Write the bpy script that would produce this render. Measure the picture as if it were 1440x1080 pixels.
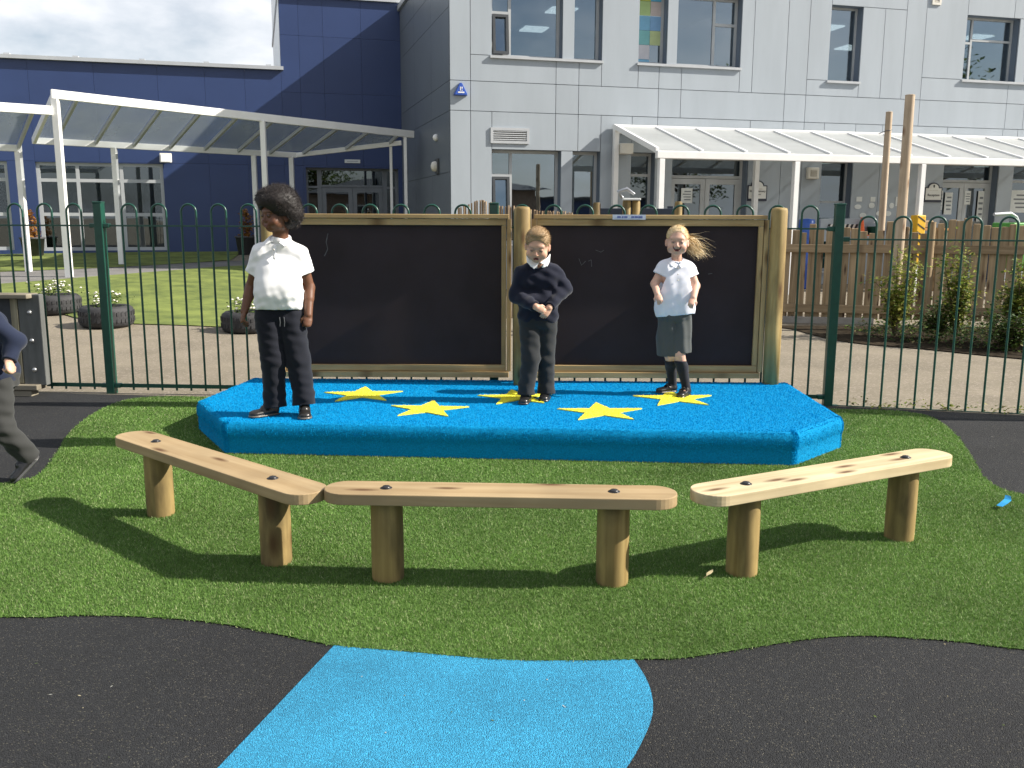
import bpy, bmesh, math, random
import numpy as np
from mathutils import Vector, Matrix, Euler

for _o in list(bpy.data.objects):
    bpy.data.objects.remove(_o)
SC = bpy.context.scene
COL = SC.collection
random.seed(7)
RNG = np.random.default_rng(11)
PI = math.pi

# ------------------------------------------------------------------ camera, sky, sun, exposure
CAM_H = 1.40
cd = bpy.data.cameras.new('camera')
cd.sensor_width = 36.0
cd.lens = 1297.6 / 1440.0 * 36.0
cd.clip_start = 0.05
cd.clip_end = 3000.0
cam = bpy.data.objects.new('camera', cd)
COL.objects.link(cam)
_th, _ro = 0.178686, -0.0037557
_f = np.array([0, math.cos(_th), -math.sin(_th)])
_r = np.array([1.0, 0, 0])
_d = np.cross(_f, _r)
_r2 = math.cos(_ro) * _r + math.sin(_ro) * _d
_d2 = -math.sin(_ro) * _r + math.cos(_ro) * _d
cam.matrix_world = Matrix(((_r2[0], -_d2[0], -_f[0], 0), (_r2[1], -_d2[1], -_f[1], 0),
                           (_r2[2], -_d2[2], -_f[2], CAM_H), (0, 0, 0, 1)))
SC.camera = cam

SUN_EL, SUN_AZ = math.radians(35.5), math.radians(-3.0)   # azimuth measured from +X towards +Y
sl = bpy.data.lights.new('sun', 'SUN')
sl.energy = 4.9
sl.angle = math.radians(0.53)
sl.color = (1.0, 0.93, 0.83)
sun = bpy.data.objects.new('sun', sl)
COL.objects.link(sun)
_sd = Vector((math.cos(SUN_EL) * math.cos(SUN_AZ), math.cos(SUN_EL) * math.sin(SUN_AZ), math.sin(SUN_EL)))
sun.rotation_euler = _sd.to_track_quat('Z', 'Y').to_euler()
sun.location = _sd * 60

W = bpy.data.worlds.new('World')
SC.world = W
W.use_nodes = True
wn, wl = W.node_tree.nodes, W.node_tree.links
wn.clear()
w_out = wn.new('ShaderNodeOutputWorld')
w_bg = wn.new('ShaderNodeBackground')
w_bg.inputs['Strength'].default_value = 0.058
w_sky = wn.new('ShaderNodeTexSky')
w_sky.sky_type = 'NISHITA'
w_sky.sun_disc = False
w_sky.sun_elevation = SUN_EL
w_sky.sun_rotation = PI / 2 - SUN_AZ
w_tc = wn.new('ShaderNodeTexCoord')
w_map = wn.new('ShaderNodeMapping')
w_map.inputs['Scale'].default_value = (1.0, 1.0, 2.2)
w_map.inputs['Location'].default_value = (0.35, 0.1, 0.2)
w_n = wn.new('ShaderNodeTexNoise')
w_n.inputs['Scale'].default_value = 2.6
w_n.inputs['Detail'].default_value = 7
w_n.inputs['Roughness'].default_value = 0.55
w_rp = wn.new('ShaderNodeValToRGB')
w_rp.color_ramp.elements[0].position = 0.40
w_rp.color_ramp.elements[1].position = 0.62
w_mx = wn.new('ShaderNodeMixRGB')
w_mx.inputs['Color2'].default_value = (10.2, 10.3, 10.6, 1)
wl.new(w_tc.outputs['Generated'], w_map.inputs['Vector'])
wl.new(w_map.outputs[0], w_n.inputs['Vector'])
wl.new(w_n.outputs['Fac'], w_rp.inputs[0])
wl.new(w_rp.outputs[0], w_mx.inputs['Fac'])
wl.new(w_sky.outputs[0], w_mx.inputs['Color1'])
wl.new(w_mx.outputs[0], w_bg.inputs['Color'])
wl.new(w_bg.outputs[0], w_out.inputs[0])

SC.render.engine = 'CYCLES'
SC.view_settings.view_transform = 'Standard'
SC.view_settings.look = 'None'
SC.view_settings.exposure = 0.95
SC.view_settings.gamma = 1.0
SC.view_settings.use_curve_mapping = False

# ------------------------------------------------------------------ naming helpers
def tag(o, label=None, cat=None, group=None, kind=None):
    if label: o['label'] = label
    if cat: o['category'] = cat
    if group: o['group'] = group
    if kind: o['kind'] = kind
    return o

def empty(name, loc=(0, 0, 0), rz=0.0, label=None, cat=None, group=None):
    o = bpy.data.objects.new(name, None)
    o.empty_display_size = 0.1
    COL.objects.link(o)
    o.location = loc
    o.rotation_euler = (0, 0, rz)
    return tag(o, label, cat, group)

def link(name, me, mat=None, parent=None, loc=None, rz=None):
    o = bpy.data.objects.new(name, me)
    COL.objects.link(o)
    if mat is not None:
        ms = mat if isinstance(mat, (list, tuple)) else [mat]
        if len(me.materials) == 0:
            for m in ms: me.materials.append(m)
    if parent is not None: o.parent = parent
    if loc is not None: o.location = loc
    if rz is not None: o.rotation_euler = (0, 0, rz)
    return o

def copy_tree(root):
    c = root.copy(); COL.objects.link(c)
    for ch in list(root.children):
        d = ch.copy(); COL.objects.link(d); d.parent = c
        for g in list(ch.children):
            e = g.copy(); COL.objects.link(e); e.parent = d
    return c

# ------------------------------------------------------------------ mesh builder
class MB:
    def __init__(s):
        s.v, s.f, s.mi, s.sm = [], [], [], []
    def add(s, vs, fs, mi=0, smooth=False):
        b = len(s.v)
        s.v.extend([tuple(map(float, p)) for p in vs])
        for f in fs:
            s.f.append([i + b for i in f]); s.mi.append(mi); s.sm.append(smooth)
        return s
    def box(s, lo, hi, mi=0):
        x0, y0, z0 = lo; x1, y1, z1 = hi
        return s.add([(x0,y0,z0),(x1,y0,z0),(x1,y1,z0),(x0,y1,z0),(x0,y0,z1),(x1,y0,z1),(x1,y1,z1),(x0,y1,z1)],
              [(0,3,2,1),(4,5,6,7),(0,1,5,4),(1,2,6,5),(2,3,7,6),(3,0,4,7)], mi)
    def cbox(s, c, d, mi=0):
        return s.box([c[i]-d[i]/2 for i in range(3)], [c[i]+d[i]/2 for i in range(3)], mi)
    def bar(s, a, b, w, h, mi=0, up=(0,0,1)):
        a, b = Vector(a), Vector(b); t = (b-a).normalized(); u = Vector(up)
        sd = t.cross(u)
        if sd.length < 1e-5: sd = t.cross(Vector((0,1,0)))
        sd.normalize(); u = sd.cross(t).normalized()
        vs = []
        for p in (a, b):
            for i, j in ((-1,-1),(1,-1),(1,1),(-1,1)):
                vs.append(p + sd*(i*w/2) + u*(j*h/2))
        return s.add(vs, [(0,1,2,3),(7,6,5,4),(0,4,5,1),(1,5,6,2),(2,6,7,3),(3,7,4,0)], mi)
    def tube(s, pts, r, n=8, mi=0, cap=True, smooth=True):
        pts = [Vector(p) for p in pts]
        rs = r if isinstance(r, (list, tuple)) else [r]*len(pts)
        rings = []; prev = None
        for i, p in enumerate(pts):
            t = (pts[min(i+1, len(pts)-1)] - pts[max(i-1, 0)]).normalized()
            if prev is None:
                ref = Vector((0,0,1)) if abs(t.z) < 0.9 else Vector((1,0,0))
                u = t.cross(ref).normalized()
            else:
                u = (prev - t*prev.dot(t)).normalized()
            prev = u; w = t.cross(u)
            rings.append([p + (u*math.cos(2*PI*k/n) + w*math.sin(2*PI*k/n))*rs[i] for k in range(n)])
        vs = [q for rg in rings for q in rg]; fs = []
        for i in range(len(pts)-1):
            for k in range(n):
                a = i*n+k; b = i*n+(k+1) % n
                fs.append((a, b, b+n, a+n))
        s.add(vs, fs, mi, smooth)
        if cap:
            s.add(rings[0], [tuple(range(n-1, -1, -1))], mi); s.add(rings[-1], [tuple(range(n))], mi)
        return s
    def prism(s, poly, z0, z1, mi=0, smooth=False):
        n = len(poly)
        s.add([(x,y,z0) for x,y in poly]+[(x,y,z1) for x,y in poly],
              [tuple(range(n-1,-1,-1)), tuple(range(n,2*n))], mi)
        s.add([(x,y,z0) for x,y in poly]+[(x,y,z1) for x,y in poly],
              [(i,(i+1)%n,(i+1)%n+n,i+n) for i in range(n)], mi, smooth)
        return s
    def lathe(s, prof, n=24, mi=0, smooth=True, c=(0,0,0)):
        vs = []
        for r, z in prof:
            for k in range(n):
                vs.append((c[0]+r*math.cos(2*PI*k/n), c[1]+r*math.sin(2*PI*k/n), c[2]+z))
        fs = []
        for i in range(len(prof)-1):
            for k in range(n):
                a = i*n+k; b = i*n+(k+1)%n
                fs.append((a,b,b+n,a+n))
        return s.add(vs, fs, mi, smooth)
    def mesh(s, name, bevel=0.0, seg=2):
        me = bpy.data.meshes.new(name)
        me.from_pydata(s.v, [], s.f)
        me.polygons.foreach_set('material_index', s.mi)
        me.polygons.foreach_set('use_smooth', s.sm)
        if bevel > 0:
            bm = bmesh.new(); bm.from_mesh(me)
            bmesh.ops.remove_doubles(bm, verts=bm.verts, dist=1e-5)
            es = [e for e in bm.edges if len(e.link_faces) == 2 and e.calc_face_angle(0) > 0.6]
            bmesh.ops.bevel(bm, geom=es, offset=bevel, segments=seg, affect='EDGES', profile=0.5, clamp_overlap=True)
            bm.to_mesh(me); bm.free()
        me.update()
        return me
    def build(s, name, mat=None, parent=None, loc=None, rz=None, bevel=0.0, seg=2):
        return link(name, s.mesh(name, bevel, seg), mat, parent, loc, rz)

def np_mesh(name, v, faces, smooth=False, col=None):
    """faces: (n,3) or (n,4) int array"""
    me = bpy.data.meshes.new(name)
    v = np.ascontiguousarray(v, dtype=np.float32); faces = np.ascontiguousarray(faces, dtype=np.int32)
    k = faces.shape[1]
    me.vertices.add(len(v)); me.vertices.foreach_set('co', v.ravel())
    me.loops.add(faces.size); me.loops.foreach_set('vertex_index', faces.ravel())
    me.polygons.add(len(faces))
    me.polygons.foreach_set('loop_start', np.arange(0, faces.size, k, dtype=np.int32))
    me.polygons.foreach_set('use_smooth', np.full(len(faces), smooth, dtype=bool))
    if col is not None:
        a = me.color_attributes.new('Col', 'FLOAT_COLOR', 'POINT')
        c = np.ones((len(v), 4), dtype=np.float32); c[:, :3] = col
        a.data.foreach_set('color', c.ravel())
    me.update(calc_edges=True)
    return me

def catmull(pts, n=8, closed=False):
    pts = [np.array(p, float) for p in pts]; out = []; m = len(pts)
    rng = range(m) if closed else range(m-1)
    for i in rng:
        if closed: p0, p1, p2, p3 = pts[i-1], pts[i], pts[(i+1)%m], pts[(i+2)%m]
        else: p0, p1, p2, p3 = pts[max(i-1,0)], pts[i], pts[i+1], pts[min(i+2,m-1)]
        for k in range(n):
            t = k/n
            out.append(0.5*((2*p1)+(-p0+p2)*t+(2*p0-5*p1+4*p2-p3)*t*t+(-p0+3*p1-3*p2+p3)*t**3))
    if not closed: out.append(pts[-1])
    return [tuple(p) for p in out]

def inside(poly, x, y):
    poly = np.array(poly); r = np.zeros(len(x), bool); j = len(poly)-1
    for i in range(len(poly)):
        xi, yi = poly[i]; xj, yj = poly[j]
        c = ((yi > y) != (yj > y)) & (x < (xj-xi)*(y-yi)/((yj-yi)+1e-12)+xi)
        r ^= c; j = i
    return r

# ------------------------------------------------------------------ materials
def new_mat(name):
    m = bpy.data.materials.new(name); m.use_nodes = True
    nt = m.node_tree
    return m, nt, nt.nodes, nt.links, nt.nodes['Principled BSDF']

def pmat(name, col, rough=0.6, var=0.12, scale=6.0, detail=5, bump=0.0, bscale=None, spec=0.5, metal=0.0,
         stretch=(1,1,1), col2=None, objvar=0.0, speck=None, coat=0.0, sheen=0.0, lo=0.35, hi=0.65):
    """noise-mottled principled material in object space"""
    m, nt, N, L, b = new_mat(name)
    tc = N.new('ShaderNodeTexCoord'); mp = N.new('ShaderNodeMapping'); mp.inputs['Scale'].default_value = stretch
    L.new(tc.outputs['Object'], mp.inputs['Vector'])
    nz = N.new('ShaderNodeTexNoise'); nz.inputs['Scale'].default_value = scale; nz.inputs['Detail'].default_value = detail
    nz.inputs['Roughness'].default_value = 0.6
    vec = mp.outputs[0]
    oi = None
    if objvar > 0:
        oi = N.new('ShaderNodeObjectInfo')
        ad = N.new('ShaderNodeVectorMath'); ad.operation = 'ADD'
        sc = N.new('ShaderNodeMath'); sc.operation = 'MULTIPLY'; sc.inputs[1].default_value = 37.0
        L.new(oi.outputs['Random'], sc.inputs[0]); L.new(mp.outputs[0], ad.inputs[0]); L.new(sc.outputs[0], ad.inputs[1])
        vec = ad.outputs[0]
    L.new(vec, nz.inputs['Vector'])
    rp = N.new('ShaderNodeValToRGB')
    rp.color_ramp.elements[0].position = lo; rp.color_ramp.elements[1].position = hi
    c1 = tuple(c*(1-var) for c in col); c2 = col2 if col2 else tuple(min(1, c*(1+var)) for c in col)
    rp.color_ramp.elements[0].color = (*c1, 1); rp.color_ramp.elements[1].color = (*c2, 1)
    L.new(nz.outputs['Fac'], rp.inputs[0])
    out = rp.outputs[0]
    if speck:
        scol, sscale, sth = speck
        vo = N.new('ShaderNodeTexVoronoi'); vo.inputs['Scale'].default_value = sscale
        L.new(tc.outputs['Object'], vo.inputs['Vector'])
        sep = N.new('ShaderNodeSeparateColor'); L.new(vo.outputs['Color'], sep.inputs[0])
        gt = N.new('ShaderNodeMath'); gt.operation = 'GREATER_THAN'; gt.inputs[1].default_value = sth
        L.new(sep.outputs[0], gt.inputs[0])
        mx = N.new('ShaderNodeMixRGB'); mx.inputs['Color2'].default_value = (*scol, 1)
        L.new(gt.outputs[0], mx.inputs['Fac']); L.new(out, mx.inputs['Color1']); out = mx.outputs[0]
    if objvar > 0:
        hs = N.new('ShaderNodeHueSaturation')
        ma = N.new('ShaderNodeMapRange'); ma.inputs['To Min'].default_value = 1-objvar; ma.inputs['To Max'].default_value = 1+objvar
        L.new(oi.outputs['Random'], ma.inputs['Value']); L.new(ma.outputs[0], hs.inputs['Value'])
        L.new(out, hs.inputs['Color']); out = hs.outputs[0]
    L.new(out, b.inputs['Base Color'])
    b.inputs['Roughness'].default_value = rough; b.inputs['Metallic'].default_value = metal
    b.inputs['Specular IOR Level'].default_value = spec
    b.inputs['Coat Weight'].default_value = coat
    b.inputs['Sheen Weight'].default_value = sheen
    if bump > 0:
        bn = N.new('ShaderNodeTexNoise'); bn.inputs['Scale'].default_value = bscale or scale*4; bn.inputs['Detail'].default_value = 4
        L.new(vec, bn.inputs['Vector'])
        bp = N.new('ShaderNodeBump'); bp.inputs['Strength'].default_value = bump; bp.inputs['Distance'].default_value = 0.01
        L.new(bn.outputs['Fac'], bp.inputs['Height']); L.new(bp.outputs[0], b.inputs['Normal'])
    return m

def granule_mat(name, col, var, gscale, bump, rough=0.9, light=None):
    """bonded rubber crumb: voronoi granules with individual tone"""
    m, nt, N, L, b = new_mat(name)
    tc = N.new('ShaderNodeTexCoord')
    vo = N.new('ShaderNodeTexVoronoi'); vo.inputs['Scale'].default_value = gscale
    L.new(tc.outputs['Object'], vo.inputs['Vector'])
    sep = N.new('ShaderNodeSeparateColor'); L.new(vo.outputs['Color'], sep.inputs[0])
    rp = N.new('ShaderNodeValToRGB'); cr = rp.color_ramp
    cr.elements[0].position = 0.0; cr.elements[0].color = (*[c*(1-var) for c in col], 1)
    cr.elements[1].position = 0.93; cr.elements[1].color = (*[min(1, c*(1+var)) for c in col], 1)
    e = cr.elements.new(0.975); e.color = (*(light or [min(1, c*(1+2.2*var)) for c in col]), 1)
    L.new(sep.outputs[0], rp.inputs[0])
    nz = N.new('ShaderNodeTexNoise'); nz.inputs['Scale'].default_value = 1.7; nz.inputs['Detail'].default_value = 6
    L.new(tc.outputs['Object'], nz.inputs['Vector'])
    mr = N.new('ShaderNodeMapRange'); mr.inputs['From Min'].default_value = .3; mr.inputs['From Max'].default_value = .7
    mr.inputs['To Min'].default_value = .82; mr.inputs['To Max'].default_value = 1.18
    L.new(nz.outputs['Fac'], mr.inputs['Value'])
    hs = N.new('ShaderNodeHueSaturation'); L.new(rp.outputs[0], hs.inputs['Color']); L.new(mr.outputs[0], hs.inputs['Value'])
    L.new(hs.outputs[0], b.inputs['Base Color'])
    b.inputs['Roughness'].default_value = rough; b.inputs['Specular IOR Level'].default_value = 0.35
    bp = N.new('ShaderNodeBump'); bp.inputs['Strength'].default_value = bump; bp.inputs['Distance'].default_value = 0.004
    L.new(vo.outputs['Distance'], bp.inputs['Height']); bp.invert = True
    L.new(bp.outputs[0], b.inputs['Normal'])
    return m

def wood_mat(name, c_lo, c_hi, c_knot, axis='X', rough=0.65, knots=True, grain=1.0, objvar=0.06, stain=None):
    m, nt, N, L, b = new_mat(name)
    tc = N.new('ShaderNodeTexCoord'); oi = N.new('ShaderNodeObjectInfo')
    sc = N.new('ShaderNodeMath'); sc.operation = 'MULTIPLY'; sc.inputs[1].default_value = 23.0
    L.new(oi.outputs['Random'], sc.inputs[0])
    ad = N.new('ShaderNodeVectorMath'); ad.operation = 'ADD'
    L.new(tc.outputs['Object'], ad.inputs[0]); L.new(sc.outputs[0], ad.inputs[1])
    st = {'X': (1.2, 22, 22), 'Y': (22, 1.2, 22), 'Z': (22, 22, 1.2)}[axis]
    mp = N.new('ShaderNodeMapping'); mp.inputs['Scale'].default_value = tuple(s*grain for s in st)
    L.new(ad.outputs[0], mp.inputs['Vector'])
    nz = N.new('ShaderNodeTexNoise'); nz.inputs['Scale'].default_value = 1.0; nz.inputs['Detail'].default_value = 6
    nz.inputs['Distortion'].default_value = 0.6
    L.new(mp.outputs[0], nz.inputs['Vector'])
    rp = N.new('ShaderNodeValToRGB'); cr = rp.color_ramp
    cr.elements[0].position = .32; cr.elements[0].color = (*c_lo, 1)
    cr.elements[1].position = .68; cr.elements[1].color = (*c_hi, 1)
    L.new(nz.outputs['Fac'], rp.inputs[0]); out = rp.outputs[0]
    # broad tonal variation
    n2 = N.new('ShaderNodeTexNoise'); n2.inputs['Scale'].default_value = 3.2; n2.inputs['Detail'].default_value = 3
    L.new(ad.outputs[0], n2.inputs['Vector'])
    r2 = N.new('ShaderNodeMapRange'); r2.inputs['From Min'].default_value = .3; r2.inputs['From Max'].default_value = .7
    r2.inputs['To Min'].default_value = .84; r2.inputs['To Max'].default_value = 1.12
    L.new(n2.outputs['Fac'], r2.inputs['Value'])
    hs = N.new('ShaderNodeHueSaturation'); L.new(out, hs.inputs['Color']); L.new(r2.outputs[0], hs.inputs['Value']); out = hs.outputs[0]
    if stain:
        n3 = N.new('ShaderNodeTexNoise'); n3.inputs['Scale'].default_value = 5.0; n3.inputs['Detail'].default_value = 5
        mp3 = N.new('ShaderNodeMapping'); mp3.inputs['Scale'].default_value = {'X': (.4,1.6,1.6), 'Y': (1.6,.4,1.6), 'Z': (1.6,1.6,.45)}[axis]
        L.new(ad.outputs[0], mp3.inputs['Vector']); L.new(mp3.outputs[0], n3.inputs['Vector'])
        r3 = N.new('ShaderNodeMapRange'); r3.inputs['From Min'].default_value = .44; r3.inputs['From Max'].default_value = .64
        r3.inputs['To Max'].default_value = .85
        L.new(n3.outputs['Fac'], r3.inputs['Value'])
        mx = N.new('ShaderNodeMixRGB'); mx.inputs['Color2'].default_value = (*stain, 1)
        L.new(r3.outputs[0], mx.inputs['Fac']); L.new(out, mx.inputs['Color1']); out = mx.outputs[0]
    if knots:
        mk = N.new('ShaderNodeMapping'); kx = {'X': (3.0, 11, 11), 'Y': (11, 3.0, 11), 'Z': (11, 11, 3.0)}[axis]
        mk.inputs['Scale'].default_value = kx
        if axis == 'Z': mk.inputs['Rotation'].default_value = (PI/2, 0, 0)
        if axis == 'Y': mk.inputs['Rotation'].default_value = (0, 0, PI/2)
        L.new(ad.outputs[0], mk.inputs['Vector'])
        vo = N.new('ShaderNodeTexVoronoi'); vo.inputs['Scale'].default_value = 1.0; vo.voronoi_dimensions = '2D'
        L.new(mk.outputs[0], vo.inputs['Vector'])
        sep = N.new('ShaderNodeSeparateColor'); L.new(vo.outputs['Color'], sep.inputs[0])
        rk = N.new('ShaderNodeMapRange'); rk.inputs['From Min'].default_value = .05; rk.inputs['From Max'].default_value = .24
        rk.inputs['To Min'].default_value = 1; rk.inputs['To Max'].default_value = 0
        L.new(vo.outputs['Distance'], rk.inputs['Value'])
        g = N.new('ShaderNodeMath'); g.operation = 'GREATER_THAN'; g.inputs[1].default_value = .66
        L.new(sep.outputs[0], g.inputs[0])
        ml = N.new('ShaderNodeMath'); ml.operation = 'MULTIPLY'; L.new(rk.outputs[0], ml.inputs[0]); L.new(g.outputs[0], ml.inputs[1])
        mx = N.new('ShaderNodeMixRGB'); mx.inputs['Color2'].default_value = (*c_knot, 1)
        L.new(ml.outputs[0], mx.inputs['Fac']); L.new(out, mx.inputs['Color1']); out = mx.outputs[0]
    h2 = N.new('ShaderNodeHueSaturation')
    ma = N.new('ShaderNodeMapRange'); ma.inputs['To Min'].default_value = 1-objvar; ma.inputs['To Max'].default_value = 1+objvar
    L.new(oi.outputs['Random'], ma.inputs['Value']); L.new(ma.outputs[0], h2.inputs['Value']); L.new(out, h2.inputs['Color'])
    L.new(h2.outputs[0], b.inputs['Base Color'])
    b.inputs['Roughness'].default_value = rough; b.inputs['Specular IOR Level'].default_value = .3
    bp = N.new('ShaderNodeBump'); bp.inputs['Strength'].default_value = .35; bp.inputs['Distance'].default_value = .003
    L.new(nz.outputs['Fac'], bp.inputs['Height']); L.new(bp.outputs[0], b.inputs['Normal'])
    return m

def vcol_mat(name, rough=.7, spec=.3, trans=0.0, mul=(1,1,1), noise=0.0, sheen=0.0, sss=0.0, bump=0, bscale=200):
    m, nt, N, L, b = new_mat(name)
    at = N.new('ShaderNodeAttribute'); at.attribute_name = 'Col'
    out = at.outputs['Color']
    if noise > 0:
        tc = N.new('ShaderNodeTexCoord'); nz = N.new('ShaderNodeTexNoise'); nz.inputs['Scale'].default_value = 1.3; nz.inputs['Detail'].default_value = 7
        L.new(tc.outputs['Object'], nz.inputs['Vector'])
        mr = N.new('ShaderNodeMapRange'); mr.inputs['From Min'].default_value = .3; mr.inputs['From Max'].default_value = .7
        mr.inputs['To Min'].default_value = 1-noise; mr.inputs['To Max'].default_value = 1+noise
        L.new(nz.outputs['Fac'], mr.inputs['Value'])
        hs = N.new('ShaderNodeHueSaturation'); L.new(out, hs.inputs['Color']); L.new(mr.outputs[0], hs.inputs['Value']); out = hs.outputs[0]
    L.new(out, b.inputs['Base Color'])
    b.inputs['Roughness'].default_value = rough; b.inputs['Specular IOR Level'].default_value = spec
    b.inputs['Sheen Weight'].default_value = sheen
    if sss > 0:
        b.inputs['Subsurface Weight'].default_value = sss; b.inputs['Subsurface Scale'].default_value = 0.006
        b.inputs['Subsurface Radius'].default_value = (1.0, .35, .2)
    if bump > 0:
        tc2 = N.new('ShaderNodeTexCoord'); bn = N.new('ShaderNodeTexNoise'); bn.inputs['Scale'].default_value = bscale
        L.new(tc2.outputs['Object'], bn.inputs['Vector'])
        bp = N.new('ShaderNodeBump'); bp.inputs['Strength'].default_value = bump; bp.inputs['Distance'].default_value = .002
        L.new(bn.outputs['Fac'], bp.inputs['Height']); L.new(bp.outputs[0], b.inputs['Normal'])
    if trans > 0:
        o = N['Material Output']; tr = N.new('ShaderNodeBsdfTranslucent'); mx = N.new('ShaderNodeMixShader')
        mx.inputs[0].default_value = trans
        L.new(out, tr.inputs['Color']); L.new(b.outputs[0], mx.inputs[1]); L.new(tr.outputs[0], mx.inputs[2]); L.new(mx.outputs[0], o.inputs['Surface'])
    return m

def glass_mat(name, tint=(.55,.6,.62), refl=.16, rough=.015):
    m, nt, N, L, b = new_mat(name)
    N.remove(b); o = N['Material Output']
    tr = N.new('ShaderNodeBsdfTransparent'); tr.inputs['Color'].default_value = (*tint, 1)
    gl = N.new('ShaderNodeBsdfGlossy'); gl.inputs['Roughness'].default_value = rough; gl.inputs['Color'].default_value = (.82,.93,1,1)
    lw = N.new('ShaderNodeLayerWeight'); lw.inputs['Blend'].default_value = .18
    ad = N.new('ShaderNodeMath'); ad.operation = 'ADD'; ad.inputs[1].default_value = refl; ad.use_clamp = True
    L.new(lw.outputs['Fresnel'], ad.inputs[0])
    # faint pane waviness
    tc = N.new('ShaderNodeTexCoord'); nz = N.new('ShaderNodeTexNoise'); nz.inputs['Scale'].default_value = 1.3; nz.inputs['Detail'].default_value = 2
    L.new(tc.outputs['Object'], nz.inputs['Vector'])
    bp = N.new('ShaderNodeBump'); bp.inputs['Strength'].default_value = .05; bp.inputs['Distance'].default_value = .02
    L.new(nz.outputs['Fac'], bp.inputs['Height']); L.new(bp.outputs[0], gl.inputs['Normal'])
    mx = N.new('ShaderNodeMixShader')
    L.new(ad.outputs[0], mx.inputs[0]); L.new(tr.outputs[0], mx.inputs[1]); L.new(gl.outputs[0], mx.inputs[2]); L.new(mx.outputs[0], o.inputs['Surface'])
    return m

def poly_mat(name, col, transp, rough=.25):
    """twin-wall polycarbonate: partly clear, partly milky"""
    m, nt, N, L, b = new_mat(name)
    o = N['Material Output']
    b.inputs['Base Color'].default_value = (*col, 1); b.inputs['Roughness'].default_value = rough
    tl = N.new('ShaderNodeBsdfTranslucent'); tl.inputs['Color'].default_value = (*col, 1)
    tr = N.new('ShaderNodeBsdfTransparent'); tr.inputs['Color'].default_value = (.9,.93,.95,1)
    m1 = N.new('ShaderNodeMixShader'); m1.inputs[0].default_value = .35
    L.new(b.outputs[0], m1.inputs[1]); L.new(tl.outputs[0], m1.inputs[2])
    m2 = N.new('ShaderNodeMixShader')
    tc = N.new('ShaderNodeTexCoord'); nz = N.new('ShaderNodeTexNoise'); nz.inputs['Scale'].default_value = 1.1; nz.inputs['Detail'].default_value = 5
    L.new(tc.outputs['Object'], nz.inputs['Vector'])
    mr = N.new('ShaderNodeMapRange'); mr.inputs['From Min'].default_value = .3; mr.inputs['From Max'].default_value = .7
    mr.inputs['To Min'].default_value = transp-.12; mr.inputs['To Max'].default_value = transp+.12
    L.new(nz.outputs['Fac'], mr.inputs['Value']); L.new(mr.outputs[0], m2.inputs[0])
    L.new(m1.outputs[0], m2.inputs[1]); L.new(tr.outputs[0], m2.inputs[2]); L.new(m2.outputs[0], o.inputs['Surface'])
    return m

def emit_mat(name, col, s):
    m, nt, N, L, b = new_mat(name)
    b.inputs['Base Color'].default_value = (.8,.8,.8,1)
    b.inputs['Emission Color'].default_value = (*col, 1); b.inputs['Emission Strength'].default_value = s
    return m

M = {}
M['tarmac'] = pmat('tarmac', (.196,.171,.127), .9, .16, 1.3, 8, bump=.5, bscale=160, spec=.3, speck=((.27,.23,.19), 70, .86))
M['path'] = pmat('path_tarmac', (.17,.165,.16), .9, .15, 2.0, 8, bump=.4, bscale=120, spec=.3)
M['concrete'] = pmat('concrete', (.36,.33,.29), .9, .15, 4, 6, bump=.4, spec=.3)
M['rubber'] = granule_mat('black_rubber_crumb', (.0155,.0165,.0182), .5, 260, .9, light=(.075,.07,.055))
M['blue_rubber'] = granule_mat('blue_rubber_crumb', (.026,.225,.385), .28, 260, .9)
M['soil'] = pmat('soil', (.030,.023,.015), .95, .45, 9, 8, bump=.8, bscale=40, spec=.08)
M['turf_base'] = pmat('turf_base', (.06,.12,.02), .95, .25, 40, 4, bump=.5)
M['lawn'] = pmat('lawn_grass', (.095,.135,.022), .95, .25, 2.6, 10, bump=.9, bscale=50, col2=(.165,.205,.04))
M['turf'] = vcol_mat('turf_blade', .6, .3, .3, noise=.26)
M['panel'] = pmat('grey_cladding', (.345,.386,.424), .42, .045, 2.6, 6, stretch=(1,1,.16), spec=.4, objvar=.018)
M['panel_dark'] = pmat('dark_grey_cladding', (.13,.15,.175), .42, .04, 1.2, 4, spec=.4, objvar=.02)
M['reveal'] = pmat('window_reveal', (.13,.165,.215), .5, .05, 2)
M['backing'] = pmat('wall_backing', (.14,.155,.17), .7, .08, 2)
M['navy'] = pmat('navy_cladding', (.027,.050,.140), .4, .05, .9, 5, spec=.45, objvar=.03)
M['trim'] = pmat('aluminium_trim', (.42,.44,.46), .4, .05, 3, spec=.5)
M['frame'] = pmat('window_frame', (.42,.44,.45), .4, .04, 4)
M['frame_dark'] = pmat('dark_window_frame', (.16,.175,.19), .4, .06, 4)
M['gasket'] = pmat('dark_casement', (.05,.055,.06), .4, .06, 4)
M['glass'] = glass_mat('window_glass', (.36,.42,.47), .24)
M['glass_dark'] = glass_mat('tinted_window_glass', (.24,.29,.31), .13)
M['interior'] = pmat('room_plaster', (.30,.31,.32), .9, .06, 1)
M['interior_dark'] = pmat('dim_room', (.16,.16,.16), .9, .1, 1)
M['light'] = emit_mat('ceiling_light', (1,.92,.76), 1.9)
M['white'] = pmat('white_paint', (.78,.78,.77), .38, .03, 5, spec=.5)
M['poly_clear'] = poly_mat('clear_polycarbonate', (.38,.42,.44), .62)
M['poly_milk'] = poly_mat('milky_polycarbonate', (.62,.64,.64), .28)
M['green'] = pmat('green_paint', (.006,.060,.040), .35, .12, 14, spec=.5, objvar=.05)
M['softwood_dull'] = wood_mat('seasoned_pine', (.285,.200,.102), (.365,.272,.152), (.10,.05,.02), 'X', objvar=.05)
M['softwood'] = wood_mat('pressure_treated_pine', (.43,.335,.19), (.62,.52,.33), (.12,.06,.025), 'X', objvar=.05)
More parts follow.
